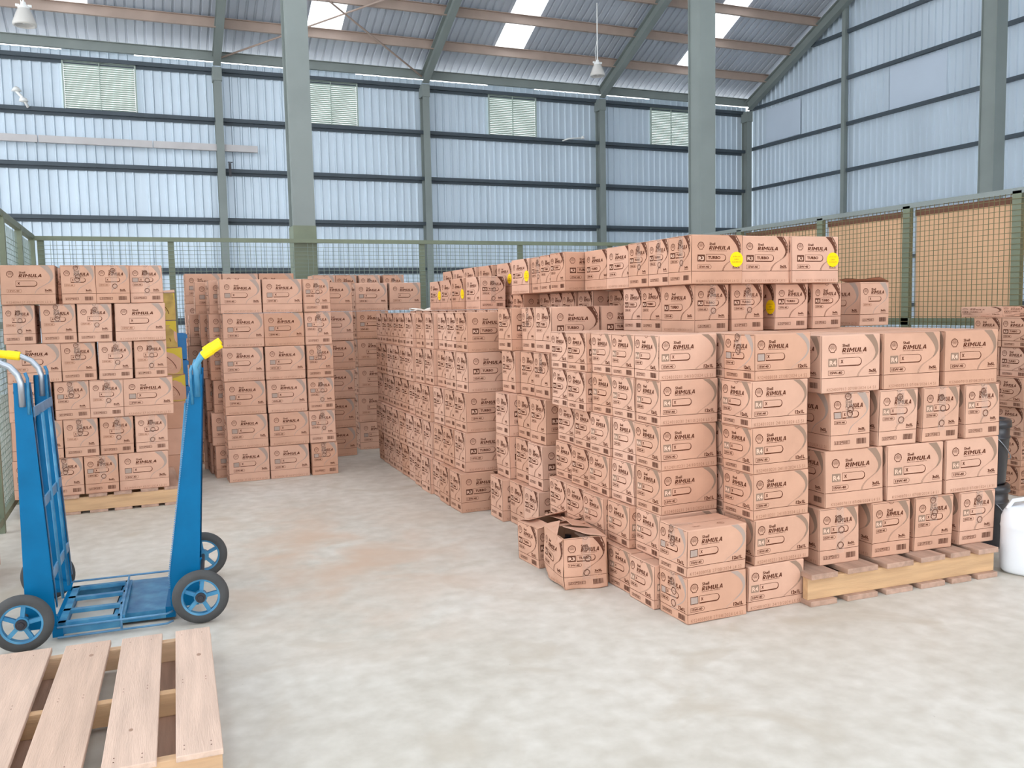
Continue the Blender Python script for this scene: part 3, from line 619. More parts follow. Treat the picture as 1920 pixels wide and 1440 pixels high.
(2.72,4.728,0.248,0.3,'A',(1,1,1),0,0,'small carton,third in second layer of small-carton row,aisle side',6),
(2.733,4.996,0.248,0.9,'C',(1,1,1),0,0,'small carton,fourth in second layer of small-carton row,aisle side',6),
(2.737,5.264,0.248,0.0,'C',(1,1,1),0,0,'small carton,rearmost in second layer of small-carton row,aisle side',6),
(2.689,4.122,0.0,-0.2,'A',(1,1,1),0,0,'small carton,front in bottom layer of small-carton row,aisle side',6),
(2.707,4.39,0.0,0.9,'A',(1,1,1),0,0,'small carton,second in bottom layer of small-carton row,aisle side',6),
(2.707,4.658,0.0,0.7,'A',(1,1,1),0,0,'small carton,third in bottom layer of small-carton row,aisle side',6),
(2.784,4.926,0.0,-1.0,'C',(1,1,1),0,0,'small carton,fourth in bottom layer of small-carton row,aisle side',6),
(2.819,5.194,0.0,0.9,'C',(1,1,1),0,0,'small carton,rearmost in bottom layer of small-carton row,aisle side',6),
(2.72,3.852,0,0.3,'B',(1,1,1),1,0,'small carton on the floor,lower of the two standing forward at the corner',7),
(2.715,3.857,0.249,0.2,'B',(1.0,1,1),2,0,'small carton,upper of the two standing forward at the corner',7),
(3.156,3.872,1.24,0.0,'B',(1.0,1,1),2,0,'small carton,top layer of the column between corner stack and pallet stack',8),
(3.135,3.872,0.992,0.2,'A',(1.0,1,1),0,0,'small carton,fifth layer of the column between corner stack and pallet stack',8),
(3.146,3.872,0.744,0.8,'A',(1.0,1,1),0,0,'small carton,fourth layer of the column between corner stack and pallet stack',8),
(3.147,3.872,0.496,0.3,'A',(1.0,1,1),0,0,'small carton,third layer of the column between corner stack and pallet stack',8),
(3.154,3.872,0.248,0.8,'A',(1.0,1,1),0,0,'small carton,second layer of the column between corner stack and pallet stack',8),
(3.117,3.872,0.0,0.0,'A',(1.0,1,1),0,0,'small carton,bottom layer of the column between corner stack and pallet stack',8),
(3.175,4.152,0.0,0,'A',(1,1,1),0,0,'small carton glimpsed behind the column beside the pallet,bottom layer',8),
(3.175,4.152,0.248,0,'A',(1,1,1),0,0,'small carton glimpsed behind the column beside the pallet,second layer',8),
(3.175,4.152,0.496,0,'A',(1,1,1),0,0,'small carton glimpsed behind the column beside the pallet,third layer',8),
(3.175,4.152,0.744,0,'A',(1,1,1),0,0,'small carton glimpsed behind the column beside the pallet,fourth layer',8),
(3.175,4.152,0.992,0,'A',(1,1,1),0,0,'small carton glimpsed behind the column beside the pallet,fifth layer',8),
(3.175,4.152,1.24,0,'A',(1,1,1),0,0,'small carton glimpsed behind the column beside the pallet,top layer',8),
(3.639,3.891,1.146,-1.9,'E',(1.045,1.05,0.99),0,0,'tall carton,wide side showing,left in top layer on right-hand pallet',9),
(4.077,3.871,1.146,-3.0,'E',(1.045,1.05,0.99),0,0,'tall carton,wide side showing,middle in top layer on right-hand pallet',9),
(4.526,3.851,1.146,-3.1,'E',(1.045,1.05,0.99),0,0,'tall carton,wide side showing,right in top layer on right-hand pallet',9),
(3.643,3.955,0.824,87.5,'F',(1.045,1.05,0.99),2,0,'tall carton,narrow end showing,leftmost in third layer on right-hand pallet',9),
(3.98,3.941,0.824,87.2,'E',(1.045,1.05,0.99),3,0,'tall carton,narrow end showing,second from left in third layer on right-hand pallet',9),
(4.296,3.926,0.824,87.6,'E',(1.045,1.05,0.99),1,0,'tall carton,narrow end showing,third from left in third layer on right-hand pallet',9),
(4.625,3.912,0.824,88.1,'E',(1.045,1.05,0.99),3,0,'tall carton,narrow end showing,rightmost in third layer on right-hand pallet',9),
(3.677,3.889,0.502,-2.2,'E',(1.045,1.05,0.99),0,0,'tall carton,wide side showing,left in second layer on right-hand pallet',9),
(4.116,3.869,0.502,-3.3,'E',(1.045,1.05,0.99),0,0,'tall carton,wide side showing,middle in second layer on right-hand pallet',9),
(4.553,3.85,0.502,-2.8,'E',(1.045,1.05,0.99),0,0,'tall carton,wide side showing,right in second layer on right-hand pallet',9),
(3.577,3.959,0.18,87.6,'E',(1.045,1.05,0.99),1,0,'tall carton,narrow end showing,leftmost in bottom layer on right-hand pallet',9),
(3.945,3.942,0.18,87.5,'E',(1.045,1.05,0.99),0,0,'tall carton,narrow end showing,second from left in bottom layer on right-hand pallet',9),
(4.269,3.928,0.18,84.8,'E',(1.045,1.05,0.99),2,0,'tall carton,narrow end showing,third from left in bottom layer on right-hand pallet',9),
(4.598,3.913,0.18,87.5,'E',(1.045,1.05,0.99),3,0,'tall carton,narrow end showing,rightmost in bottom layer on right-hand pallet',9),
(3.68,4.182,1.146,-2,'E',(1.045,1.05,0.99),0,0,'tall carton seen only by its top,left,second rank on right-hand pallet',9),
(4.12,4.182,1.146,-2,'E',(1.045,1.05,0.99),0,0,'tall carton seen only by its top,middle,second rank on right-hand pallet',9),
(4.55,4.182,1.146,-2,'E',(1.045,1.05,0.99),0,0,'tall carton seen only by its top,right,second rank on right-hand pallet',9),
(3.68,4.492,1.146,-2,'E',(1.045,1.05,0.99),0,0,'tall carton seen only by its top,left,third rank on right-hand pallet',9),
(4.12,4.492,1.146,-2,'E',(1.045,1.05,0.99),0,0,'tall carton seen only by its top,middle,third rank on right-hand pallet',9),
(4.55,4.492,1.146,-2,'E',(1.045,1.05,0.99),0,0,'tall carton seen only by its top,right,third rank on right-hand pallet',9),
(3.68,4.802,1.146,-2,'E',(1.045,1.05,0.99),0,0,'tall carton seen only by its top,left,fourth rank on right-hand pallet',9),
(4.12,4.802,1.146,-2,'E',(1.045,1.05,0.99),0,0,'tall carton seen only by its top,middle,fourth rank on right-hand pallet',9),
(4.55,4.802,1.146,-2,'E',(1.045,1.05,0.99),0,0,'tall carton seen only by its top,right,fourth rank on right-hand pallet',9),
(4.926,5.064,1.47,-90.5,'G',(1.025,1.03,0.97),2,0,'tall carton standing cornerwise with half open top flap above right-hand pallet',10),
(3.36,4.73,1.775,-0.8,'D',(0.968,0.975,0.94),3,1,'tall dark-swoosh carton,front end,top run above the central rows with round yellow sticker',11),
(3.378,5.0,1.775,-0.5,'D',(0.968,0.975,0.94),3,0,'tall dark-swoosh carton,second from front,top run above the central rows',11),
(3.381,5.27,1.775,0.7,'D',(0.968,0.975,0.94),3,0,'tall dark-swoosh carton,third from front,top run above the central rows',11),
(3.362,5.6,1.775,89.7,'D',(0.968,0.975,0.94),0,0,'tall dark-swoosh carton,fourth from front,top run above the central rows',11),
(3.388,5.99,1.775,90.5,'D',(0.968,0.975,0.94),0,0,'tall dark-swoosh carton,fifth from front,top run above the central rows',11),
(3.283,6.33,1.775,1.0,'D',(0.968,0.975,0.94),0,0,'tall dark-swoosh carton,sixth from front,top run above the central rows',11),
(3.317,6.6,1.775,0.3,'D',(0.968,0.975,0.94),0,0,'tall dark-swoosh carton,seventh from front,top run above the central rows',11),
(3.362,6.87,1.775,0.4,'D',(0.968,0.975,0.94),3,0,'tall dark-swoosh carton,eighth from front,top run above the central rows',11),
(3.277,7.2,1.775,90.2,'D',(0.968,0.975,0.94),0,2,'tall dark-swoosh carton,ninth from front,top run above the central rows with round yellow sticker',11),
(3.392,7.85,1.775,89.6,'D',(0.968,0.975,0.94),0,2,'tall dark-swoosh carton,tenth from front,top run above the central rows with round yellow sticker',11),
(3.387,8.31,1.775,90.8,'D',(0.968,0.975,0.94),0,0,'tall dark-swoosh carton,eleventh from front,top run above the central rows',11),
(3.362,8.72,1.775,89.9,'D',(0.968,0.975,0.94),0,0,'tall dark-swoosh carton,twelfth from front,top run above the central rows',11),
(3.395,9.13,1.775,90.8,'D',(0.968,0.975,0.94),0,0,'tall dark-swoosh carton,thirteenth from front,top run above the central rows',11),
(3.405,9.54,1.775,89.6,'D',(0.968,0.975,0.94),0,0,'tall dark-swoosh carton,fourteenth from front,top run above the central rows',11),
(3.747,4.75,1.775,0.5,'D',(1.0,0.975,0.94),0,0,'tall dark-swoosh carton without sticker,middle of the three topmost wide faces',11),
(4.143,4.73,1.775,-0.5,'D',(0.99,0.975,0.94),0,1,'tall dark-swoosh carton with round yellow sticker,right of the three topmost wide faces',11),
(3.358,4.85,1.47,90,'D',(0.968,0.975,0.94),3,0,'tall dark-swoosh carton at the corner below the topmost stickered wide face',12),
(3.437,5.19,1.47,0.7,'D',(0.968,0.975,0.94),0,0,'tall dark-swoosh carton,second from front,layer just under the top run',12),
(3.455,5.47,1.47,0.6,'D',(0.968,0.975,0.94),0,0,'tall dark-swoosh carton,third from front,layer just under the top run',12),
(3.679,6.08,1.47,0.2,'D',(0.968,0.975,0.94),0,0,'tall dark-swoosh carton,fourth from front,layer just under the top run',12),
(3.539,6.35,1.47,-0.1,'D',(0.968,0.975,0.94),0,0,'tall dark-swoosh carton,fifth from front,layer just under the top run',12),
(3.53,6.62,1.47,-0.7,'D',(0.968,0.975,0.94),0,0,'tall dark-swoosh carton,sixth from front,layer just under the top run',12),
(3.546,6.89,1.47,0.5,'D',(0.968,0.975,0.94),0,0,'tall dark-swoosh carton,seventh from front,layer just under the top run',12),
(3.57,7.16,1.47,-0.3,'D',(0.968,0.975,0.94),0,0,'tall dark-swoosh carton,eighth from front,layer just under the top run',12),
(3.417,7.43,1.47,0.3,'D',(0.968,0.975,0.94),0,0,'tall dark-swoosh carton,ninth from front,layer just under the top run',12),
(3.449,7.7,1.47,-0.7,'D',(0.968,0.975,0.94),0,0,'tall dark-swoosh carton,tenth from front,layer just under the top run',12),
(3.656,4.87,1.47,90,'D',(0.968,0.975,0.94),3,0,'tall dark-swoosh carton,narrow end,below gap between topmost wide faces',12),
(4.024,4.87,1.47,86,'D',(0.968,0.975,0.94),0,3,'tall dark-swoosh carton turned slightly,yellow sticker on its shaded left side',12),
(4.306,4.87,1.47,92,'D',(0.968,0.975,0.94),0,0,'tall dark-swoosh carton mostly hidden behind the cornerwise carton',12),
(3.067,7.85,1.645,90,'D',(0.968,0.975,0.94),1,0,'tall dark-swoosh carton with taped narrow end,on top of long central row',13),
(3.06,8.25,1.645,90,'D',(0.968,0.975,0.94),0,2,'tall dark-swoosh carton,second from front,low run on top of long central row',13),
(3.079,8.65,1.645,90,'D',(0.968,0.975,0.94),0,0,'tall dark-swoosh carton,third from front,low run on top of long central row',13),
(3.091,9.05,1.645,90,'D',(0.968,0.975,0.94),0,2,'tall dark-swoosh carton,fourth from front,low run on top of long central row',13),
(6.87,5.132,0.0,-0.8,'C',(1,1,1),0,0,'small dark-swoosh carton,near one in bottom layer of far right stack by fence',14),
(6.87,5.4,0.0,-0.7,'C',(1,1,1),0,0,'small dark-swoosh carton,far one in bottom layer of far right stack by fence',14),
(6.87,5.132,0.248,0.6,'C',(1,1,1),0,0,'small dark-swoosh carton,near one in second layer of far right stack by fence',14),
(6.87,5.4,0.248,-0.6,'C',(1,1,1),0,0,'small dark-swoosh carton,far one in second layer of far right stack by fence',14),
(6.87,5.112,0.496,0.8,'C',(1,1,1),0,0,'small dark-swoosh carton,near one in third layer of far right stack by fence',14),
(6.87,5.38,0.496,-0.3,'C',(1,1,1),0,0,'small dark-swoosh carton,far one in third layer of far right stack by fence',14),
(6.83,5.092,0.744,0.2,'C',(1,1,1),0,0,'small dark-swoosh carton,near one in fourth layer of far right stack by fence',14),
(6.83,5.36,0.744,-0.3,'C',(1,1,1),0,0,'small dark-swoosh carton,far one in fourth layer of far right stack by fence',14),
(6.88,5.092,0.992,0.2,'C',(1,1,1),0,0,'small dark-swoosh carton,near one in fifth layer of far right stack by fence',14),
(6.88,5.36,0.992,-0.8,'C',(1,1,1),0,0,'small dark-swoosh carton,far one in fifth layer of far right stack by fence',14),
(6.87,5.072,1.24,-0.2,'C',(1,1,1),0,0,'small dark-swoosh carton,near one in top layer of far right stack by fence',14),
(6.87,5.34,1.24,0.9,'C',(1,1,1),0,0,'small dark-swoosh carton,far one in top layer of far right stack by fence',14),
(6.9,5.45,1.488,90,'C',(1.1,1.2,0.36),0,0,'low flat carton lying on top of far right stack by fence',14),
(0.163,9.405,1.602,-1.0,'Y',(1,1,0.82),0,0,'gold-printed carton with torn open lid,uppermost behind left pallet stack',15),
(0.164,9.405,1.332,0.5,'Y',(1,1,0.82),0,0,'yellow-topped gold carton,second from top behind left pallet stack',15),
(0.204,9.405,1.064,-0.5,'Y',(1,1,0.82),0,0,'gold carton with taped side,third from top behind left pallet stack',15),
(0.222,9.405,0.797,-0.6,'Y',(1,1,0.82),0,0,'gold carton,fourth from top behind left pallet stack',15),
(0.212,9.405,0.532,-1.4,'K',(1,1,0.82),0,0,'brown plain carton just below the gold cartons behind left pallet stack',15),
(0.212,9.405,0.267,-1.4,'K',(1,1,0.82),0,0,'brown plain carton,second from floor behind left pallet stack',15),
(0.191,9.405,0.002,1.3,'K',(1,1,0.82),0,0,'brown plain carton on the floor behind left pallet stack',15),
]

# ---------------------------------------------------------------- printed cartons
_tc = {}
def glyphs(txt, shear=0.0, bold=0.0, space=1.0):
    key = (txt, shear, bold, space)
    if key in _tc: return _tc[key]
    cu = bpy.data.curves.new('t', 'FONT'); cu.body = txt; cu.shear = shear; cu.offset = bold; cu.space_character = space
    cu.resolution_u = 2; cu.fill_mode = 'FRONT'
    o = bpy.data.objects.new('t', cu); COL.objects.link(o)
    bpy.context.view_layer.update()
    dg = bpy.context.evaluated_depsgraph_get()
    me = bpy.data.meshes.new_from_object(o.evaluated_get(dg))
    vs = [(v.co.x, v.co.y) for v in me.vertices]; fs = [tuple(p.vertices) for p in me.polygons]
    bpy.data.objects.remove(o); bpy.data.curves.remove(cu); bpy.data.meshes.remove(me)
    x0 = min(v[0] for v in vs); x1 = max(v[0] for v in vs); y0 = min(v[1] for v in vs); y1 = max(v[1] for v in vs)
    vs = [((a-x0)/(x1-x0), (b-y0)/(y1-y0)) for a, b in vs]
    _tc[key] = (vs, fs); return _tc[key]

class Face:
    """draws flat artwork in metres (u right, v up) onto a wall of a carton through map()"""
    def __init__(s, mb, fmap, w, h): s.mb = mb; s.map = fmap; s.w = w; s.h = h
    def P(s, pts, off): return [s.map(u, v, off) for u, v in pts]
    def poly(s, pts, mi, off=.0008): s.mb.poly(s.P(pts, off), mi)
    def strip(s, A, B, mi, off=.0008, close=False): s.mb.strip(s.P(A, off), s.P(B, off), mi, close)
    def rect(s, x0, y0, x1, y1, mi, off=.0008): s.poly([(x0, y0), (x1, y0), (x1, y1), (x0, y1)], mi, off)
    def hline(s, y, x0, x1, t, mi):
        n = 10; xs = [x0+(x1-x0)*i/n for i in range(n+1)]
        s.strip([(x, y-t/2) for x in xs], [(x, y+t/2) for x in xs], mi)
    def frame(s, x0, y0, x1, y1, t, mi):
        A = [(x0, y0), (x1, y0), (x1, y1), (x0, y1)]; B = [(x0+t, y0+t), (x1-t, y0+t), (x1-t, y1-t), (x0+t, y1-t)]
        s.strip(A, B, mi, off=.0013, close=True)
    def text(s, t, x0, y0, x1, y1, mi, shear=0, bold=0, off=.001, space=1.0):
        vs, fs = glyphs(t, shear, bold, space); n = len(s.mb.v)
        s.mb.v += [s.map(x0+a*(x1-x0), y0+b*(y1-y0), off) for a, b in vs]
        for f in fs: s.mb.f.append(tuple(n+i for i in f)); s.mb.m.append(mi)
    def shell(s, cx, cy, r, mi, t=.16, ribs=True, off=.0012):
        out = []
        for i in range(29):
            a = R(-32+244*i/28); k = 1+.035*math.cos(a*14.0)
            out.append((r*k*math.cos(a), r*k*math.sin(a)))
        out += [(-r*.62, -r*.62), (-r*.5, -r*.98), (r*.5, -r*.98), (r*.62, -r*.62)]
        inn = [(x*(1-t), y*(1-t)-.01*r) for x, y in out]
        s.strip([(cx+x, cy+y) for x, y in out], [(cx+x, cy+y) for x, y in inn], mi, off, True)
        if ribs:
            for i in range(7):
                a = R(90+(i-3)*24); c, sn = math.cos(a), math.sin(a); wv = .035*r
                b0 = (cx+c*r*.2, cy-r*.45+sn*r*.3); b1 = (cx+c*r*.74, cy+sn*r*.74-(.02*r))
                nx, ny = -sn*wv, c*wv
                s.poly([(b0[0]-nx*.5, b0[1]-ny*.5), (b0[0]+nx*.5, b0[1]+ny*.5), (b1[0]+nx, b1[1]+ny), (b1[0]-nx, b1[1]-ny)], mi, off)
    def pill(s, x0, y0, x1, y1, t, tb, mi):
        def shape(a0, b0, a1, b1):
            r = (b1-b0)/2; c = (a1-r, (b0+b1)/2); pts = [(a0, b1), (a0, b0)]
            n = 9
            k = 4
            for i in range(1, k): pts.append((a0+(c[0]-a0)*i/k, b0))
            for i in range(n+1):
                a = R(-90+180*i/n); pts.append((c[0]+r*math.cos(a), c[1]+r*math.sin(a)))
            for i in range(k-1, 0, -1): pts.append((a0+(c[0]-a0)*i/k, b1))
            return pts
        s.strip(shape(x0, y0, x1, y1), shape(x0+t, y0+tb, x1-tb*.8, y1-t), mi, close=True)

def cr(pts, n=6):
    """Catmull-Rom through points"""
    P = [pts[0]]+list(pts)+[pts[-1]]; o = []
    for i in range(1, len(P)-2):
        for k in range(n):
            t = k/n
            o.append(tuple(.5*((2*P[i][d])+(-P[i-1][d]+P[i+1][d])*t+(2*P[i-1][d]-5*P[i][d]+4*P[i+1][d]-P[i+2][d])*t*t+(-P[i-1][d]+3*P[i][d]-3*P[i+1][d]+P[i+2][d])*t**3) for d in (0, 1)))
    o.append(pts[-1]); return o

def _r(a, b, c, d): return [(a, b), (c, b), (c, d), (a, d)]
HEAVY = {   # heavy block capitals drawn as polygons: width, pieces
 'R': (.80, [_r(0, 0, .26, 1), _r(.26, .8, .5, 1), _r(.26, .36, .5, .55), [(.5, .36), (.70, .45), (.76, .67), (.70, .91), (.5, 1), (.5, .8), (.52, .67), (.5, .55)], [(.26, .36), (.5, .36), (.82, 0), (.52, 0), (.26, .34)]]),
 'I': (.27, [_r(0, 0, .27, 1)]),
 'M': (1.06, [_r(0, 0, .24, 1), _r(.82, 0, 1.06, 1), [(.2, 1), (.24, 1), (.53, .52), (.53, .2), (.24, .62)], [(.86, 1), (.82, 1), (.53, .52), (.53, .2), (.82, .62)]]),
 'U': (.80, [_r(0, .26, .25, 1), _r(.55, .26, .80, 1), _r(.2, 0, .6, .2), [(0, .26), (.04, .1), (.2, 0), (.28, .2), (.25, .26)], [(.8, .26), (.76, .1), (.6, 0), (.52, .2), (.55, .26)]]),
 'L': (.60, [_r(0, 0, .26, 1), _r(.26, 0, .6, .21)]),
 'A': (.88, [[(0, 0), (.27, 0), (.52, 1), (.31, 1)], [(.36, 1), (.57, 1), (.88, 0), (.60, 0)], _r(.2, .17, .66, .35)])}
def heavy_word(F, x0, y0, x1, y1, mi, word='RIMULA', gap=.15, slant=.22):
    tot = sum(HEAVY[c][0] for c in word)+gap*(len(word)-1)+slant; x = 0
    for c in word:
        for pc in HEAVY[c][1]:
            F.poly([(x0+(x+a+slant*b)/tot*(x1-x0), y0+b*(y1-y0)) for a, b in pc], mi, .001)
        x += HEAVY[c][0]+gap

# material slots of a carton
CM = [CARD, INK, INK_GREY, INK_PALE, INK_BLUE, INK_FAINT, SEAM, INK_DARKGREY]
def artwork(F, kind, size, long_):
    w, h = F.w, F.h
    U = lambda u: u*w
    V = lambda v: v*h
    dark = kind in 'CD'
    # layout tables: fractions of the face
    if size == '12' and long_: T = dict(lg=(.118, .765, .0245), sh=(.25, .795, .365, .862), ri=(.24, .685, .6, .775), hd=(.24, .655, .54, .67), sq=(.05, .42, .18, .585), pl=(.197, .42, .53, .585), oil=(.05, .255, .285, .35), qt=(.765, .24, .935, .32), ln=.215,
        so=[(.845, .99), (.93, .88), (.972, .75), (.968, .62), (.92, .5), (.84, .41), (.74, .335), (.675, .27), (.635, .215)], si=[(.725, .99), (.82, .9), (.895, .79), (.93, .68), (.928, .6), (.885, .5), (.815, .415), (.725, .335), (.655, .27), (.615, .215)])
    elif size == '12': T = dict(lg=(.15, .79, .0235), sh=(.33, .81, .47, .87), ri=(.32, .695, .78, .785), hd=(.32, .665, .7, .68), sq=(.07, .45, .24, .60), pl=(.26, .45, .68, .60), oil=(.07, .32, .36, .405), qt=(.67, .245, .9, .325), ln=.215,
        so=[(.84, .99), (.93, .84), (.955, .72), (.945, .62), (.88, .49), (.74, .37), (.6, .30), (.5, .25), (.45, .215)], si=[(.66, .99), (.77, .87), (.86, .75), (.9, .67), (.905, .6), (.84, .48), (.7, .37), (.57, .30), (.47, .25), (.42, .215)])
    elif long_: T = dict(lg=(.18, .775, .0255), sh=(.345, .79, .46, .84), ri=(.335, .697, .77, .772), hd=(.335, .668, .69, .68), sq=(.115, .455, .255, .595), pl=(.28, .455, .67, .605), oil=(.115, .305, .385, .39), qt=(.8, .33, .94, .385), ln=.262,
        so=[(.87, .99), (.94, .86), (.965, .74), (.955, .65), (.9, .56), (.8, .485), (.71, .42), (.65, .345), (.62, .262)], si=[(.72, .99), (.81, .89), (.88, .78), (.91, .69), (.905, .63), (.865, .555), (.775, .48), (.685, .42), (.625, .345), (.595, .262)])
    else: T = dict(lg=(.19, .79, .0235), sh=(.39, .81, .54, .865), ri=(.38, .73, .83, .805), hd=(.38, .705, .76, .715), sq=(.09, .55, .27, .67), pl=(.29, .55, .72, .675), oil=(.10, .45, .40, .515), qt=(.7, .325, .88, .37), ln=.262,
        so=[(.87, .99), (.94, .86), (.955, .75), (.935, .66), (.85, .57), (.7, .49), (.57, .42), (.49, .345), (.455, .262)], si=[(.66, .99), (.77, .89), (.86, .78), (.9, .70), (.895, .64), (.81, .565), (.67, .485), (.53, .42), (.455, .345), (.42, .262)])
    # swoosh
    n = 6
    so = cr(T['so'], n); si = cr(T['si'], n); k = min(len(so), len(si))
    so = [so[int(i*(len(so)-1)/(k-1)+.5)] for i in range(k)]; si = [si[int(i*(len(si)-1)/(k-1)+.5)] for i in range(k)]
    A = [(U(a), V(b)) for a, b in so]; B = [(U(a), V(b)) for a, b in si]
    if kind in 'CDAE':
        q = int(k*.55)
        F.strip(A[:q+1], B[:q+1], 7 if dark else 2)
        lerp = lambda t, P, Q: [(a[0]+(b[0]-a[0])*t, a[1]+(b[1]-a[1])*t) for a, b in zip(P, Q)]
        F.strip(A[q:], lerp(.28, A, B)[q:], 1 if dark else 2); F.strip(lerp(.72, A, B)[q:], B[q:], 1 if dark else 2)
        if dark:
            F.strip(A[:q+1], lerp(.09, A, B)[:q+1], 1, .0012)
            F.strip(lerp(.9, A, B)[:q+1], B[:q+1], 1, .0012)
            M1 = lerp(.22, A, B); M2 = lerp(.30, A, B)
            for j in range(3, q, 4): F.strip(M1[j:j+3], M2[j:j+3], 3, .0014)
            M1 = lerp(.16, A, B); M2 = lerp(.19, A, B); F.strip(M1[:q], M2[:q], 3, .0013)
    else:
        q = int(k*.62); F.strip(A[:q+1], B[:q+1], 4)
        F.strip(A[q:], [(a[0]+(b[0]-a[0])*(1-i/(k-q)*.8), a[1]+(b[1]-a[1])*(1-i/(k-q)*.8)) for i, (a, b) in enumerate(zip(A[q:], B[q:]))], 4)
    cx, cy, r = T['lg']; F.shell(U(cx), V(cy), r, 1)
    x0, y0, x1, y1 = T['sh']; F.text('Shell', U(x0), V(y0), U(x1), V(y1), 1, 0, .025)
    x0, y0, x1, y1 = T['ri']; heavy_word(F, U(x0), V(y0), U(x1), V(y1), 1)
    x0, y0, x1, y1 = T['hd']; F.text('HEAVY DUTY DIESEL ENGINE OIL', U(x0), V(y0), U(x1), V(y1), 1, .2, .03)
    x0, y0, x1, y1 = [a*b for a, b in zip(T['sq'], (w, h, w, h))]
    dx, dy = x1-x0, y1-y0
    if kind in 'CD':
        F.rect(x0, y0, x1, y1, 7); F.frame(x0, y0, x1, y1, .002, 1); F.text('R3', x0+dx*.12, y0+dy*.2, x1-dx*.12, y0+dy*.75, 3, 0, .03, off=.0015)
    elif kind in 'AE':
        F.rect(x0, y0, x1, y1, 2); F.text('R4', x0+dx*.12, y0+dy*.18, x1-dx*.12, y0+dy*.78, 3, 0, .03, off=.0015)
    elif kind in 'BF':
        F.rect(x0, y0, x1, y1, 4); F.frame(x0, y0, x1, y1, .003, 1)
    x0, y0, x1, y1 = [a*b for a, b in zip(T['pl'], (w, h, w, h))]
    F.pill(x0, y0, x1, y1, .0022, .006, 1)
    dx, dy = x1-x0, y1-y0
    if kind in 'CD': F.text('TURBO', x0+dx*.1, y0+dy*.34, x0+dx*.72, y0+dy*.76, 1, 0, .04)
    else: F.text('X', x0+dx*.08, y0+dy*.36, x0+dx*.2, y0+dy*.76, 1, 0, .05)
    x0, y0, x1, y1 = [a*b for a, b in zip(T['oil'], (w, h, w, h))]
    F.pill(x0, y0, x1, y1, .0018, .0022, 1 if kind != 'G' else 5)
    dx, dy = x1-x0, y1-y0; F.text('15W-40', x0+dx*.1, y0+dy*.24, x0+dx*.84, y0+dy*.78, 1 if kind != 'G' else 5, 0, .035)
    x0, y0, x1, y1 = [a*b for a, b in zip(T['qt'], (w, h, w, h))]
    F.text('12x1L' if size == '12' else '3x5L', x0, y0, x1, y1, 1, 0, .045)
    F.rect(x0, y0-.008, x1, y0-.0055, 1)
    F.hline(T['ln']*h, .002, w-.002, .0026, 1)
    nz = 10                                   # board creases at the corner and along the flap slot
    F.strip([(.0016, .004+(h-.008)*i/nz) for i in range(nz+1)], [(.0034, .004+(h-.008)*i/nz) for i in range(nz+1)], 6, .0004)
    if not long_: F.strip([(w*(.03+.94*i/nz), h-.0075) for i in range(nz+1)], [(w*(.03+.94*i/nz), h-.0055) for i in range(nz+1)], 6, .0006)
    if not long_:
        z0, z1 = (V(.05), V(.165)) if size == '12' else (V(.085), V(.185))
        x = U(.1); s = (z1-z0)*.62
        for i in range(5):
            F.frame(x, z0+s*.25, x+s, z0+s*1.25, .0016, 1)
            if i == 0: F.rect(x+s*.42, z0+s*.45, x+s*.58, z0+s*1.05, 1); F.rect(x+s*.28, z0+s*.4, x+s*.72, z0+s*.5, 1)
            if i == 1:
                F.poly([(x+s*.2, z0+s*.45), (x+s*.3, z0+s*.45), (x+s*.8, z0+s*1.05), (x+s*.7, z0+s*1.05)], 1); F.poly([(x+s*.7, z0+s*.45), (x+s*.8, z0+s*.45), (x+s*.3, z0+s*1.05), (x+s*.2, z0+s*1.05)], 1)
            if i == 2: F.poly([(x+s*.15, z0+s*.8), (x+s*.85, z0+s*.8), (x+s*.7, z0+s*1.05), (x+s*.3, z0+s*1.05)], 1); F.rect(x+s*.46, z0+s*.4, x+s*.54, z0+s*.8, 1)
            if i == 3: F.rect(x+s*.25, z0+s*.45, x+s*.4, z0+s*1.05, 1); F.rect(x+s*.6, z0+s*.45, x+s*.75, z0+s*1.05, 1)
            if i == 4: F.shell(x+s*.5, z0+s*.78, s*.3, 1, ribs=False)
            x += s*1.05
        x = U(.66); e = U(.9); rn = random.Random(5)
        while x < e:
            b = rn.choice((.0016, .0024, .0034)); F.rect(x, z0, min(x+b, e), z1, 7); x += b+rn.choice((.0014, .0022))
    else:
        code = {'A': 'KS24010231 24/10/2024 L5 S1', 'B': 'KS24008058 27/08/2024 L4 S2', 'C': 'KS24007203 14/08/2024 L4 S1', 'D': 'KS24007203 14/08/2024 L4 S1', 'E': 'KS24007013 07/08/2024 L4 S1', 'F': 'KS24006157 02/07/2024 L2 S1', 'G': 'KS24006157 02/07/2024 L2 S1'}.get(kind)
        if code: F.text(code, U(.1 if size == '5' else .06), V(.035), U(.93), V(.085 if size == '5' else .105), 5, 0, -.008, space=1.15)

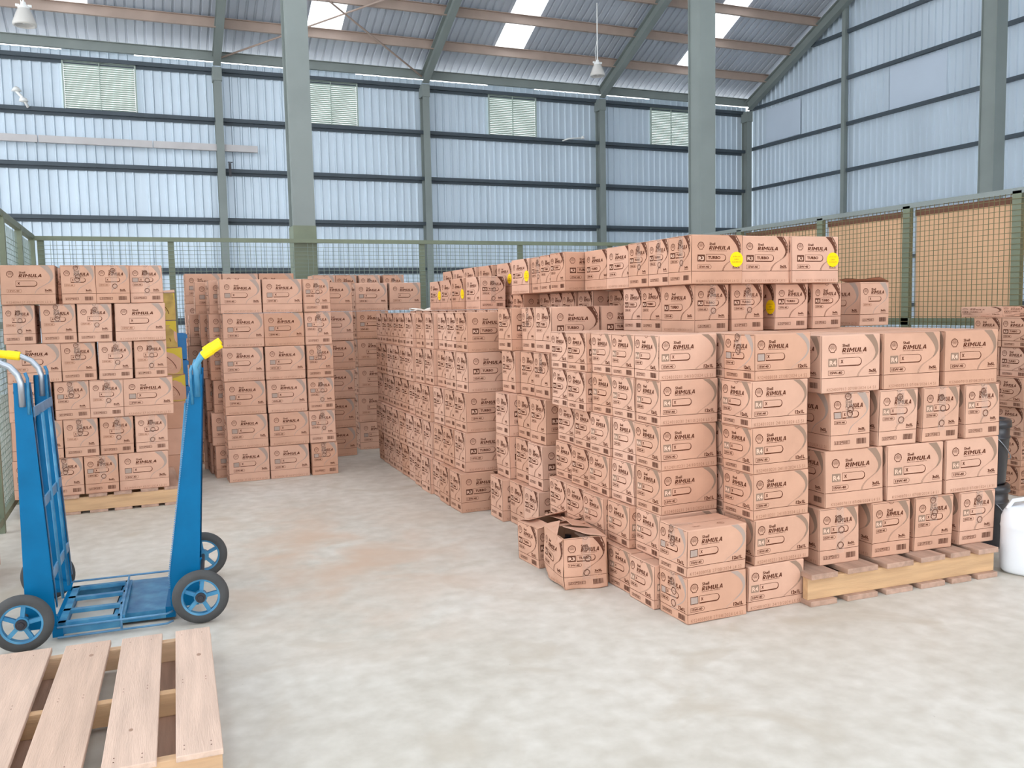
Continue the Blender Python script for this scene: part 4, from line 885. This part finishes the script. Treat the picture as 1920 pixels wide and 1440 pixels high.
SIZES = {'12': (.38, .264, .248), '5': (.40, .27, .325)}
def carton_mesh(kind, size, seed, flaps_open=False, crushed=False):
    L, W, H = SIZES[size]; rn = random.Random(seed); r = .007
    amp = [rn.uniform(-.004, .006) for _ in range(4)]; ph = [(rn.uniform(0, 3), rn.uniform(-.003, .003)) for _ in range(4)]
    ax, ay = rn.uniform(-.006, .006), rn.uniform(-.006, .006)
    dent = [(rn.uniform(.1, .9), rn.choice((.06, .95)), rn.uniform(.002, .009)) for _ in range(4)]
    def g(p):
        x, y, z = p; k = z/H
        x += ax*k; y += ay*k
        if crushed:
            z2 = z
            lean = .5+.5*math.sin(x*9+y*7)
            if k < .25: q = (1-k/.25); x += .018*q*math.sin(y*22); y += .016*q*math.sin(x*18+1); z2 = z+.012*q*lean
            z = max(.001, z2-.010*k*lean)
        return (x, y, z)
    def bulge(i, a, b):
        d = amp[i]*math.sin(math.pi*a)*math.sin(math.pi*b)+ph[i][1]*math.sin(math.pi*a*2+ph[i][0])*math.sin(math.pi*b)
        if crushed: d += .012*math.sin(math.pi*a)*math.sin(math.pi*b)+.004*math.sin(7*a+5*b)*math.sin(math.pi*b)
        da, db, dd = dent[i]; q = math.hypot((a-da)*1.7, (b-db)*2.4)
        if q < 1: d -= dd*.7*(1-q*q)**2
        return d
    FR_ = [((-L/2, -W/2), (1, 0), (0, -1), L), ((L/2, -W/2), (0, 1), (1, 0), W), ((L/2, W/2), (-1, 0), (0, 1), L), ((-L/2, W/2), (0, -1), (-1, 0), W)]
    def fmap(i):
        (ox, oy), (dx, dy), (nx, ny), w_ = FR_[i]
        def f(u, v, off=0):
            d = bulge(i, u/w_, v/H)+off
            return g((ox+dx*u+nx*d, oy+dy*u+ny*d, v))
        return f, w_
    mb = MB()
    def lin(a, n): return [0, r*.3, r]+[r+(a-2*r)*i/n for i in range(1, n)]+[a-r, a-r*.3, a]
    zs = lin(H, 14)
    def rnd(p):
        x, y, z = p
        cx = max(-L/2+r, min(L/2-r, x)); cy = max(-W/2+r, min(W/2-r, y)); cz = max(r, min(H-r, z))
        d = Vector((x-cx, y-cy, z-cz)); l = d.length
        if l > r: d *= r/l
        return (cx+d.x, cy+d.y, cz+d.z)
    for i in range(4):
        (ox, oy), (dx, dy), (nx, ny), w_ = FR_[i]
        us = lin(w_, 14); rows = []
        for z in zs:
            row = []
            for u in us:
                p = rnd((ox+dx*u, oy+dy*u, z)); d = bulge(i, u/w_, z/H)
                row.append(g((p[0]+nx*d, p[1]+ny*d, p[2])))
            rows.append(row)
        for a, b in zip(rows, rows[1:]): mb.strip(a, b, 0)
    xs, ys = lin(L, 10), lin(W, 8)
    for top in ((1,) if not flaps_open else ())+(0,):
        rows = []
        for y in ys:
            row = []
            for x in xs:
                z = H if top else 0
                p = rnd((x-L/2, y-W/2, z))
                sag = (.003*math.sin(math.pi*x/L)*math.sin(math.pi*y/W)) if top else 0
                row.append(g((p[0], p[1], p[2]-sag)))
            rows.append(row)
        for a, b in zip(rows, rows[1:]): mb.strip(a, b, 0)
    if flaps_open:     # inside walls
        rows = []
        for i in range(4):
            (ox, oy), (dx, dy), (nx, ny), w_ = FR_[i]; f_, _ = fmap(i)
            n = 8; mb.strip([f_(w_*k/n, H-.001, -.004) for k in range(n+1)], [f_(w_*k/n, .01, -.004) for k in range(n+1)], 8)
    else:
        t = Face(mb, lambda u, v, off: g((u-L/2, v-W/2, H+off-.003*math.sin(math.pi*u/L)*math.sin(math.pi*v/W))), L, W)
        t.strip([(L*k/8, W/2-.0012) for k in range(9)], [(L*k/8, W/2+.0012) for k in range(9)], 6, .0008)
        t.text('Shell', L*.2, W*.2, L*.32, W*.27, 5); t.shell(L*.68, W*.25, .02, 5)
    for i in range(4):
        f_, w_ = fmap(i); Fc = Face(mb, f_, w_, H)
        if kind == 'Y':
            Fc.rect(.004, .004, w_-.004, H-.004, 8 if False else 9, .0006)
            if i % 2 == 0: Fc.poly([(w_*.35, H-.004), (w_-.004, H-.004), (w_-.004, H*.55), (w_*.8, H*.78)], 10, .0009)
            arc = [(w_*(.35+.5*math.sin(t_/10*1.5)), H*(.98-.75*t_/10)) for t_ in range(11)]
            Fc.strip(arc, [(a-.006, b-.003) for a, b in arc], 1, .0011)
            Fc.shell(w_*.7, H*.3, .03, 3, .12); 
            continue
        if kind == 'K': continue
        if crushed:
            # densify: artwork follows the buckled wall anyway through fmap
            pass
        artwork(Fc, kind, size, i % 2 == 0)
        if i % 2:      # hand-hole notch at the top of the narrow ends
            if rn.random() < .7:
                P0 = [(w_/2+.016*math.cos(R(180+180*k/8)), H-.004+.013*math.sin(R(180+180*k/8))) for k in range(9)]
                P1 = [(w_/2+.0135*math.cos(R(180+180*k/8)), H-.004+.0105*math.sin(R(180+180*k/8))) for k in range(9)]
                Fc.strip(P0, P1, 6)
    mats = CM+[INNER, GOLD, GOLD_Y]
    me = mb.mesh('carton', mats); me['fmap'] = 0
    return me, fmap

_cm = {}
def get_carton(kind, size, var):
    k = (kind, size, var)
    if k not in _cm: _cm[k] = carton_mesh(kind, size, hash_(kind, var))
    return _cm[k]
def hash_(k, v): return ord(k)*31+v*7

_tape = {}
def tape_mesh(size, fm, key, style, rn):
    """clear tape strip down the narrow end, over the edge on to the top, with its printed emblems"""
    L, W, H = SIZES[size]; k = (key, style)
    if k in _tape: return _tape[k]
    mb = MB(); f_, w_ = fm(3); Fc = Face(mb, f_, w_, H)
    tw = .05; c = W/2+[0, .004, -.006, .01][style]; ln = [0, .8, .45, .62][style]*H
    n = 14
    zs = [H-.002-ln*i/n for i in range(n+1)]
    jit = [rn.uniform(.0012, .0032) for _ in zs]
    for a, b, j0, j1 in zip(zs, zs[1:], jit, jit[1:]):
        mb.poly([f_(c-tw/2, a, j0), f_(c+tw/2, a, j0*.8), f_(c+tw/2, b, j1*.8), f_(c-tw/2, b, j1)], 0)
    # on to the top
    mb.poly([(-L/2-.002, c-W/2-tw/2, H-.002), (-L/2-.002, c-W/2+tw/2, H-.002), (-L/2+.001, c-W/2+tw/2, H+.0015), (-L/2+.001, c-W/2-tw/2, H+.0015)], 0)
    mb.poly([(-L/2+.001, c-W/2-tw/2, H+.0015), (-L/2+.001, c-W/2+tw/2, H+.0015), (-L/2+.12, c-W/2+tw/2, H+.0005), (-L/2+.12, c-W/2-tw/2, H+.0005)], 0)
    spots = {1: (.80, .60, .33), 2: (.93, .70, .63), 3: (.86, .45)}[style]
    for i, s in enumerate(spots): Fc.shell(c+(-.008, .006, .0)[i % 3], H*s, .02, 1, .2, ribs=(i == 0), off=.0036)
    if style == 3:
        for q in range(4): Fc.rect(c-.012, H*(.90-q*.035), c+.016, H*(.903-q*.035), 1, .0036)
        Fc.frame(c-.014, H*.77, c+.018, H*.925, .0015, 1)
    _tape[k] = mb.mesh('packing_tape', [TAPE, INK_DARKGREY]); return _tape[k]
_st = {}
def sticker_mesh(size, fm, key, face):
    k = (key, face)
    if k in _st: return _st[k]
    mb = MB(); f_, w_ = fm(face); L, W, H = SIZES[size]; Fc = Face(mb, f_, w_, H)
    cx, cy, r = w_*.875, H*.50, .051
    for ring in range(3):
        a0, a1 = r*ring/3, r*(ring+1)/3
        A = [(cx+a0*math.cos(2*math.pi*i/28), cy+a0*math.sin(2*math.pi*i/28)) for i in range(28)]
        B = [(cx+a1*math.cos(2*math.pi*i/28), cy+a1*math.sin(2*math.pi*i/28)) for i in range(28)]
        Fc.strip(A, B, 0, .0022, True)
    for t, y, hw in (('JATRA NA', .014, .030), ('DIRA', -.004, .016), ('SUSCEENTE', -.022, .034)):
        Fc.text(t, cx-hw, cy+y, cx+hw, cy+y+.009, 1, 0, .0, off=.0028)
    _st[k] = mb.mesh('round_sticker', [YELLOW, STICKER_INK]); return _st[k]

protos = {}
cnt = 0
for (x, y, z, yaw, kind, sc, tape, stick, label, gi) in CARTONS:
    size = '12' if kind in 'ABC' else '5'
    var = cnt % 4; cnt += 1
    me, fm = get_carton(kind, size, var)
    o = bpy.data.objects.new('carton', me); COL.objects.link(o)
    o.location = (x, y, z); o.rotation_euler = (0, 0, R(yaw)); o.scale = (sc[0]*.986, sc[1]*.986, sc[2]*.996)
    tag(o, label, 'carton', GROUPS[gi])
    if tape:
        t = bpy.data.objects.new('packing_tape', tape_mesh(size, fm, (kind, size, var), tape, random.Random(tape*5+var))); COL.objects.link(t); t.parent = o
    if stick:
        t = bpy.data.objects.new('round_sticker', sticker_mesh(size, fm, (kind, size, var), 0 if stick == 1 else 2)); COL.objects.link(t); t.parent = o
        t['label'] = 'bright yellow round sticker'
    if 'half open top flap' in label or 'torn open lid' in label:
        L, W, H = SIZES[size]; mb = MB()
        P0 = [(-L/2+L*k/6, W/2, H+.001) for k in range(7)] if 'torn' not in label else [(-L/2+L*k/6, -W/2, H+.001) for k in range(7)]
        s_ = -1 if 'torn' not in label else 1
        P1 = [(p[0], p[1]+s_*.09, H+.03+.006*math.sin(k*1.3)) for k, p in enumerate(P0)]
        mb.strip(P0, P1, 0); mb.strip([(p[0], p[1], p[2]+.004) for p in P0], [(p[0], p[1], p[2]+.004) for p in P1], 0); mb.strip(P1, [(p[0], p[1], p[2]+.004) for p in P1], 1)
        fl = mb.build('top_flap', [CARD, SEAM], o)

# second rank of the long central row, carrying the low run on top
def inner(x, y, z, kind, label, group, sc=(.97, .97, 1)):
    size = '12' if kind in 'ABC' else '5'
    o = bpy.data.objects.new('carton', get_carton(kind, size, 0)[0]); COL.objects.link(o)
    o.location = (x, y, z); o.scale = sc; tag(o, label, 'carton', group)
LY = ['bottom', 'second', 'third', 'fourth', 'fifth']
NTH = ['first', 'second', 'third', 'fourth', 'fifth', 'sixth', 'seventh', 'eighth', 'ninth', 'tenth', 'eleventh', 'twelfth', 'thirteenth', 'fourteenth', 'fifteenth']
for k in range(11):
    inner(3.04, 6.80+.271*k, 4*.325, 'D', 'tall carton in the second rank of long central row, %s from front, top layer' % NTH[k], 'second rank of the long central row', (.95, .97, 1.05))

# the two opened cartons on the floor
def flap(root, pts, name='top_flap'):
    a, b, c, d = [Vector(p) for p in pts]; mb = MB(); n = 6
    nrm = (b-a).cross(d-a).normalized()*.004
    rows = []
    for j in range(n+1):
        t = j/n; p = a.lerp(d, t); q = b.lerp(c, t)
        rows.append([p.lerp(q, k/n)+Vector((0, 0, .004*math.sin(3*k/n+5*t)*t)) for k in range(n+1)])
    for A, B in zip(rows, rows[1:]): mb.strip(A, B, 0); mb.strip([p+nrm for p in A], [p+nrm for p in B], 0)
    for E_ in ([r_[0] for r_ in rows], [r_[-1] for r_ in rows], rows[0], rows[-1]): mb.strip(E_, [p+nrm for p in E_], 0)
    return mb.build(name, CARD, root)
me, fm = carton_mesh('C', '12', 77, flaps_open=True)
L, W, H = SIZES['12']
o1 = bpy.data.objects.new('carton', me); COL.objects.link(o1); o1.location = (2.255+.15, 4.98+.132, 0); o1.rotation_euler = (0, 0, R(4)); o1.scale = (.80, 1.05, 1.05)
tag(o1, 'small dark-swoosh carton with opened flaps on the floor, behind the crushed one', 'carton', 'opened cartons on the floor')
flap(o1, [(-L/2, -W/2, H), (-L/2, W/2, H), (-L/2+.13, W/2-.01, H+.006), (-L/2+.13, -W/2+.01, H+.01)])
flap(o1, [(L/2, W/2, H), (L/2, -W/2, H), (L/2-.13, -W/2, H+.02), (L/2-.13, W/2, H+.018)])
flap(o1, [(-L/2, W/2, H), (L/2, W/2, H), (L/2, W/2-.12, H+.045), (-L/2+.02, W/2-.12, H+.03)])
flap(o1, [(L/2-.02, -W/2, H), (-L/2, -W/2, H), (-L/2+.02, -W/2-.08, H+.035), (L/2-.02, -W/2-.06, H+.05)])
me, fm = carton_mesh('D', '5', 5, flaps_open=True, crushed=True)
L, W, H = SIZES['5']
o2 = bpy.data.objects.new('carton', me); COL.objects.link(o2)
yw = R(82)
o2.scale = (.95, 1.0, .96); o2.rotation_euler = (0, 0, yw)
# front narrow end is local -X; put its left bottom corner on the floor at (2.20, 4.50)
cl = Vector((-L/2*.95, W/2, 0)); cl.rotate(o2.rotation_euler); o2.location = (2.205-cl.x, 4.50-cl.y, 0)
tag(o2, 'tall crushed carton with opened flaps and buckled bottom, standing alone on the floor', 'carton', 'opened cartons on the floor')
flap(o2, [(-L/2, -W/2, H-.01), (-L/2+.20, -W/2, H-.01), (-L/2+.22, -W/2+.20, H+.012), (-L/2+.0, -W/2+.12, H+.018)])
flap(o2, [(L/2-.18, -W/2, H-.01), (L/2, -W/2, H-.01), (L/2, -W/2+.15, H+.03), (L/2-.18, -W/2+.14, H+.025)])
flap(o2, [(L/2, W/2, H-.01), (-L/2, W/2, H-.01), (-L/2-.02, W/2+.05, H-.03), (L/2-.03, W/2-.10, H+.02)])
flap(o2, [(L/2, W/2-.02, H-.01), (L/2, -W/2+.02, H-.01), (L/2-.11, -W/2+.03, H+.01), (L/2-.11, W/2-.03, H+.01)])
t = bpy.data.objects.new('packing_tape', tape_mesh('5', fm, 'crushed', 1, random.Random(3))); COL.objects.link(t); t.parent = o2
mb = MB()
for k in range(3): mb.lathe([(.001, .0), (.05, 0), (.055, .02), (.055, .2), (.02, .23), (.02, .25), (.001, .25)], (-.12+k*.12, .0, .012), 16)
jug = mb.build('dark_jugs_inside', BLACKP, o2, smooth=False)

# white paper sheet lying on the far end of the long row
mb = MB(); 
A = [(x/6*.24, 0, .012+.010*math.sin(x*1.3)) for x in range(7)]; B = [(x/6*.24, .2, .012+.016*math.sin(x*1.1+1)) for x in range(7)]
mb.strip(A, B); mb.strip([(p[0], p[1], p[2]+.02) for p in A], [(p[0], p[1], p[2]+.02) for p in B]); mb.strip(A, [(p[0], p[1], p[2]+.02) for p in A]); mb.strip(B, [(p[0], p[1], p[2]+.02) for p in B])
o = mb.build('white_sheet', PAPER); o.location = (2.86, 9.5, 1.628)
tag(o, 'folded white sheet lying on the far end of the long row', 'paper')
# blue crates and pink bag glimpsed behind the gold cartons
BCR = mat('blue_crate_plastic', srgb(20, 130, 200), .45)
for i in range(3):
    mb = MB(); w_, d_, h_ = .28, .36, .26
    for s in (-1, 1): mb.box((s*w_/2, 0, h_/2), (.015, d_, h_)); mb.box((0, s*d_/2, h_/2), (w_, .015, h_))
    mb.box((0, 0, .01), (w_, d_, .02)); mb.box((0, 0, h_-.02), (w_+.03, d_+.03, .03)) if False else None
    for s in (-1, 1): mb.box((s*(w_/2+.008), 0, h_-.03), (.02, d_+.03, .04)); mb.box((0, s*(d_/2+.008), h_-.03), (w_+.03, .02, .04))
    o = mb.build('plastic_crate', BCR); o.location = (.31, 9.78, .66+i*.27)
    tag(o, 'blue plastic crate behind the gold cartons, '+['lowest', 'middle', 'uppermost'][i]+' of its stack', 'crate', 'blue crates')
for i in range(2):
    mb = MB(); mb.box((0, 0, .155), (.3, .4, .31)); mb.box((0, 0, .312), (.3, .02, .003)); o = mb.build('carton', CARD_PLAIN, bevel=.006); o.location = (.31, 9.78, .003+i*.32)
    tag(o, 'plain brown carton under the blue crates, '+['lower', 'upper'][i]+' one', 'carton', 'plain cartons')

# ---------------------------------------------------------------- pallets
def pallet(loc, rz, boards, blen, strs, h, label, wood=WOOD, bottoms=None, jitter=.01, bt=.022, knots=False):
    """boards: list of (x0,x1); run along Y for blen. strs: y of the cross stringers"""
    root = empty('wooden_pallet', loc, rz, label=label, cat='pallet', group='wooden pallets')
    x0 = min(b[0] for b in boards); x1 = max(b[1] for b in boards)
    rn = random.Random(len(label))
    for a, b in boards:
        mb = MB(); mb.box((0, 0, 0), (b-a, blen+rn.uniform(-jitter, jitter), bt), 0)
        if knots:
            for _ in range(1):
                kx, ky, kr = rn.uniform(-.05, .05), rn.uniform(-.5, .5), rn.uniform(.006, .011)
                mb.poly([(kx+kr*math.cos(t*.7), ky+kr*1.7*math.sin(t*.7), bt/2+.0006) for t in range(9)], 1)
            for yy in (-.6, -.57, 0, .03, .58):
                for xx in (-.05, .04): mb.poly([(xx+.003*math.cos(t*1.05), yy+rn.uniform(-.001, .001)+.003*math.sin(t*1.05), bt/2+.0006) for t in range(6)], 2)
        o = mb.build('top_board', [wood, KNOT, SEAM], root, bevel=.003); o.location = ((a+b)/2, rn.uniform(-jitter, jitter), h-bt/2); o.rotation_euler = (0, 0, R(rn.uniform(-.5, .5)))
    for y in strs:
        mb = MB(); mb.box((0, 0, 0), (x1-x0, .042, h-2*bt), 0); o = mb.build('stringer', WOOD_X, root, bevel=.003); o.location = ((x0+x1)/2, y, h/2)
    for a, b in (bottoms or boards):
        mb = MB(); mb.box((0, 0, 0), (b-a, blen, bt), 0); o = mb.build('bottom_board', WOOD_G, root, bevel=.003); o.location = ((a+b)/2, 0, bt/2)
    return root
# near pallet, lower left corner of the picture
pallet((-.40, 3.80, 0), R(-2.4), [(-.79, -.63), (-.53, -.32), (-.275, -.06), (-.01, .18), (.235, .41), (.47, .625)], 1.30, (-.60, -.02, .585), .14, 'empty pale wooden pallet lying in the lower left corner', wood=WOOD, bottoms=[(-.75, -.6), (-.12, .06), (.40, .56)], knots=True)
pallet((-.335, 8.68, 0), R(1.0), [(-.60, -.44), (-.35, -.19), (-.12, .02), (.07, .21), (.28, .42), (.47, .61)], 1.1, (-.52, 0, .52), .157, 'wooden pallet under the left stack of cartons', wood=WOOD_G)
pallet((3.985, 4.23, 0), R(-2.8), [(-.675, -.50), (-.43, -.22), (-.16, .03), (.09, .27), (.32, .47), (.52, .675)], 1.22, (-.56, 0, .56), .18, 'wooden pallet under the right-hand stack of tall cartons', wood=WOOD_G, bt=.03)
pallet((1.1, 10.5, 0), 0, [(-.65, -.45), (-.3, -.1), (.05, .25), (.4, .62)], .55, (-.2, .2), .114, 'wooden pallet under the rear cartons of the centre-left stack', wood=WOOD_G)
# piece of an upright pale board at the far left, behind the trolley
mb = MB(); mb.box((0, 0, 0), (.03, .5, .16), 0); mb.box((.03, .1, .05), (.04, .3, .08), 0)
o = mb.build('wooden_block', WOOD, bevel=.003); o.location = (-.93, 6.35, .085); o.rotation_euler = (0, 0, R(8))
tag(o, 'pale wooden board offcut on the floor beside the left fence', 'board')
mb = MB(); mb.box((0, 0, 0), (.12, .8, .02)); o = mb.build('wooden_board', WOOD, bevel=.003); o.location = (-.92, 5.5, .09); o.rotation_euler = (R(-6), R(18), R(4))
tag(o, 'pale board leaning at the left edge behind the trolley wheel', 'board')

# ---------------------------------------------------------------- hand trucks
def wheel(root, c, side):
    mb = MB(); rp = [(.088, -.016), (.098, -.020), (.103, -.014), (.096, -.006), (.094, .006), (.103, .014), (.098, .020), (.088, .016), (.088, -.016)]
    mb.lathe(rp, n=40, axis='Y')
    for k in range(5):
        a = R(90+72*k+side*8); d = Vector((math.cos(a), 0, math.sin(a))); mb.bar(d*.03, d*.092, .02, .018, 0, (0, 1, 0))
    mb.lathe([(.001, -.018), (.034, -.018), (.034, .018), (.001, .018)], n=20, axis='Y')
    wo = mb.build('wheel', BLUE_W, root, smooth=False); wo.location = c
    mb = MB(); prof = [(.098, -.020)]
    for k in range(13):
        a = math.pi*k/12; prof.append((.112+.033*math.sin(a), -.024*math.cos(a)))
    prof += [(.098, .020)]
    mb.lathe(prof, n=48, axis='Y'); mb.build('tyre', RUBBER, wo, smooth=True)
    mb = MB(); s = side
    mb.lathe([(.001, s*.036), (.014, s*.036), (.016, s*.03), (.026, s*.03), (.028, s*.012), (.03, s*.0)], n=20, axis='Y'); mb.build('hub', HUBM, wo, smooth=False)
    return wo
def hand_truck(loc, rz, sx, lean_top, wheel_x, label, solid):
    """upright frame with its toe plate pointing towards +x*sx"""
    root = empty('hand_truck', loc, rz, label=label, cat='hand truck', group='blue hand trucks')
    (b0, b1), (t0, t1) = lean_top          # x extents of the rail web at the bottom / top
    zb, zt = .07, 1.33
    for s, yy in ((-1, -.32), (1, .32)):
        mb = MB(); th = .004
        web = [(b0, zb), (b1, zb), (b1+(t1-b1)*.1, .2), (t1, zt), (t0, zt), (b0, .25)]
        for o_ in (0, s*-th): mb.poly([(x, o_, z) for x, z in web])
        mb.strip([(x, 0, z) for x, z in web], [(x, -s*th, z) for x, z in web], 0, True)
        fl = .035
        for xa, xb in ((b0, t0), (b1, t1)):
            mb.strip([(xa, 0, zb+.1), (xb, 0, zt)], [(xa, -s*fl, zb+.1), (xb, -s*fl, zt)])
            mb.strip([(xa+.004, 0, zb+.1), (xb+.004, 0, zt)], [(xa+.004, -s*fl, zb+.1), (xb+.004, -s*fl, zt)])
        # saw-tooth weld edge on the toe side
        if solid:
            n = 90
            for k in range(n):
                u = k/n; z = .18+(zt-.28)*u; x = b0+(t0-b0)*((z-.25)/(zt-.25) if z > .25 else 0)
                mb.box((x-.002, s*.002, z), (.008, .006, .006), 1)
        o = mb.build('side_rail', [BLUE, BLUE_L], root); o.location = (0, yy, 0)
        # handle tube and grip
        xt = (t0+t1)/2; d = -sx
        pts = [(xt, 0, zt-.12), (xt, 0, zt+.02), (xt+d*.012, 0, zt+.06), (xt+d*.04, 0, zt+.105), (xt+d*.08, 0, zt+.14), (xt+d*.14, 0, zt+.175)]
        if solid: pts = [(a-(d*.018 if i > 1 else 0), b, c-(.02 if i > 1 else 0)) for i, (a, b, c) in enumerate(pts)]
        else: pts = [(xt, 0, zt-.12), (xt, 0, zt), (xt+d*.012, 0, zt+.04), (xt+d*.045, 0, zt+.082), (xt+d*.095, 0, zt+.108), (xt+d*.2, 0, zt+.125)]
        mb = MB(); mb.tube(pts, .016, 12); h = mb.build('handle', CHROME if not solid else BLUE_W, root, smooth=True); h.location = (0, yy, 0)
        mb = MB(); A, B = (Vector((xt+d*.034, 0, zt+.098)), Vector((xt+d*.132, 0, zt+.16))) if solid else (Vector((xt+d*.098, 0, zt+.109)), Vector((xt+d*.225, 0, zt+.129)))
        mb.tube([A, A.lerp(B, .04), A.lerp(B, .5), A.lerp(B, .52), A.lerp(B, .97), B], [.021, .025, .026, .023, .023, .019], 14)
        mb.build('grip', GRIP, h, smooth=False)
        mb = MB(); mb.tube([(xt-d*.028, 0, zt-.16), (xt-d*.03, 0, zt+.02), (xt-d*.02, 0, zt+.05)], .008, 8); o = mb.build('latch_rod', BLUE_W, root, smooth=True); o.location = (0, yy, 0)
    xf = lambda z: (b1 if sx > 0 else b0)+((t1 if sx > 0 else t0)-(b1 if sx > 0 else b0))*(z-.07)/(zt-.07)
    for z in (.34, .72, 1.18):
        mb = MB(); mb.box((0, 0, 0), (.008, .62, .05)); o = mb.build('cross_bar', BLUE_L, root); o.location = (xf(z)+sx*.004, 0, z); o.rotation_euler = (0, 0, 0)
    mb = MB()
    mb.tube([(xf(1.1)+sx*.012, -.12, 1.16), (xf(.2)+sx*.012, -.12, .16)], .008, 8); mb.tube([(xf(1.1)+sx*.012, .12, 1.16), (xf(.2)+sx*.012, .12, .16)], .008, 8)
    mb.build('back_rods', BLUE_W, root, smooth=True)
    mb = MB(); mb.tube([(wheel_x, -.44, .148), (wheel_x, .44, .148)], .012, 12); mb.build('axle', HUBM, root, smooth=True)
    mb = MB()
    for yy in (-.3, .3): mb.bar((wheel_x, yy, .148), (xf(.1), yy, .10), .03, .05)
    mb.bar((xf(.05), -.33, .05), (xf(.05), .33, .05), .05, .06)
    mb.build('axle_bracket', BLUE, root)
    for s in (-1, 1): wheel(root, (wheel_x, s*.43, .1465), s)
    x0 = xf(.05)
    if solid:
        mb = MB(); mb.box((0, 0, 0), (.29, .62, .006)); mb.box((0, -.312, -.022), (.29, .006, .05)); mb.box((0, .312, -.022), (.29, .006, .05)); mb.box((sx*.142, 0, -.022), (.006, .62, .05))
        o = mb.build('toe_plate', BLUE_W, root); o.location = (x0+sx*.145, 0, .062)
    else:
        mb = MB(); X1 = .30
        for y in (-.31, -.11, .11, .31): mb.box((sx*X1/2, y, 0), (X1, .035, .02))
        for x in (.02, X1): mb.box((sx*x, 0, 0), (.035, .655, .02))
        mb.box((sx*X1/2, -.325, -.028), (X1, .006, .045)); mb.box((sx*X1/2, .325, -.028), (X1, .006, .045))
        o = mb.build('toe_frame', BLUE_W, root); o.location = (x0, 0, .082)
        mb = MB()
        for z in (.075, .022):
            mb.tube([(x0, -.345, z), (x0+sx*.52, -.345, z), (x0+sx*.55, -.31, z)], .006, 8)
        mb.tube([(x0, .345, .115), (x0+sx*.52, .345, .115), (x0+sx*.55, .31, .115)], .006, 8)
        mb.tube([(x0+sx*.3, -.345, .022), (x0+sx*.3, -.345, .08), (x0+sx*.3, -.30, .098), (x0+sx*.3, .32, .105), (x0+sx*.3, .345, .115)], .006, 8)
        mb.build('toe_guard_rods', BLUE_L, root, smooth=True)
    return root
hand_truck((-.463, 5.28, 0), R(-3.0), 1, ((-.115, .025), (-.10, -.03)), -.115, 'blue hand truck on the left, its open slatted toe frame pointing right', False)
hand_truck((.188, 5.33, 0), R(-4.6), -1, ((-.072, .072), (.092, .146)), .085, 'blue hand truck on the right, its solid toe plate pointing left', True)

# ---------------------------------------------------------------- pails and drum
def pail(loc, label):
    root = empty('black_pail', loc, label=label, cat='pail', group='stacked black pails')
    H = .43
    mb = MB(); mb.lathe([(.001, 0), (.128, 0), (.133, .01), (.150, H-.13), (.156, H-.125), (.156, H-.115), (.150, H-.11), (.152, H-.05), (.154, H-.03), (.13, H-.03), (.001, H-.03)], n=44); mb.build('pail_body', BLACKP, root, smooth=True)
    mb = MB(); mb.lathe([(.001, H-.012), (.12, H-.012), (.126, H-.002), (.150, H-.002), (.160, H-.012), (.163, H-.05), (.157, H-.055), (.155, H-.05)], n=44); mb.build('lid', BLACKP, root, smooth=True)
    pts = [(.158*math.cos(R(a)), .158*math.sin(R(a))*1.0, H-.12-.16*math.sin(R((a+110)/180*180))) for a in range(-110, 71, 10)]
    mb = MB(); mb.tube(pts, .003, 6); mb.build('wire_handle', CHROME, root, smooth=True)
    return root
for i in range(2): pail((5.15, 4.12, i*.43), ['lower black plastic pail, on the floor beside the right-hand pallet', 'upper black lidded pail with wire handle beside the right-hand cartons'][i])
root = empty('white_drum', (4.885, 3.58, 0), R(20), label='white plastic jerrycan with orange cap at the right edge', cat='jerrycan')
def sup(a, b, z, n=48, e=3.2):
    return [(a*math.copysign(abs(math.cos(t))**(2/e), math.cos(t)), b*math.copysign(abs(math.sin(t))**(2/e), math.sin(t)), z) for t in [2*math.pi*k/n for k in range(n)]]
prof = [(.10, .0), (.135, .004), (.147, .02), (.15, .06), (.152, .12), (.150, .2), (.150, .27), (.153, .285), (.150, .30), (.148, .34), (.135, .375), (.11, .395), (.06, .402), (.03, .404), (.001, .404)]
mb = MB(); rings = [sup(a, a*.96, z) for a, z in prof]
for A, B in zip(rings, rings[1:]): mb.strip(A, B, 0, True)
mb.build('drum_body', WHITEP, root, smooth=True)
mb = MB(); mb.lathe([(.026, .40), (.026, .405), (.030, .405), (.030, .432), (.026, .436), (.001, .436)], (-.02, -.06, 0), 24)
for k in range(16): a = k*math.pi/8; mb.box((-.02+.031*math.cos(a), -.06+.031*math.sin(a), .418), (.004, .004, .024))
mb.build('screw_cap', ORANGE, root)
mb = MB(); mb.tube([(.09, .0, .385), (.09, .0, .42), (.05, .03, .435), (-.05, .08, .43), (-.09, .1, .385)], .012, 10); mb.build('carry_handle', WHITEP, root, smooth=True)
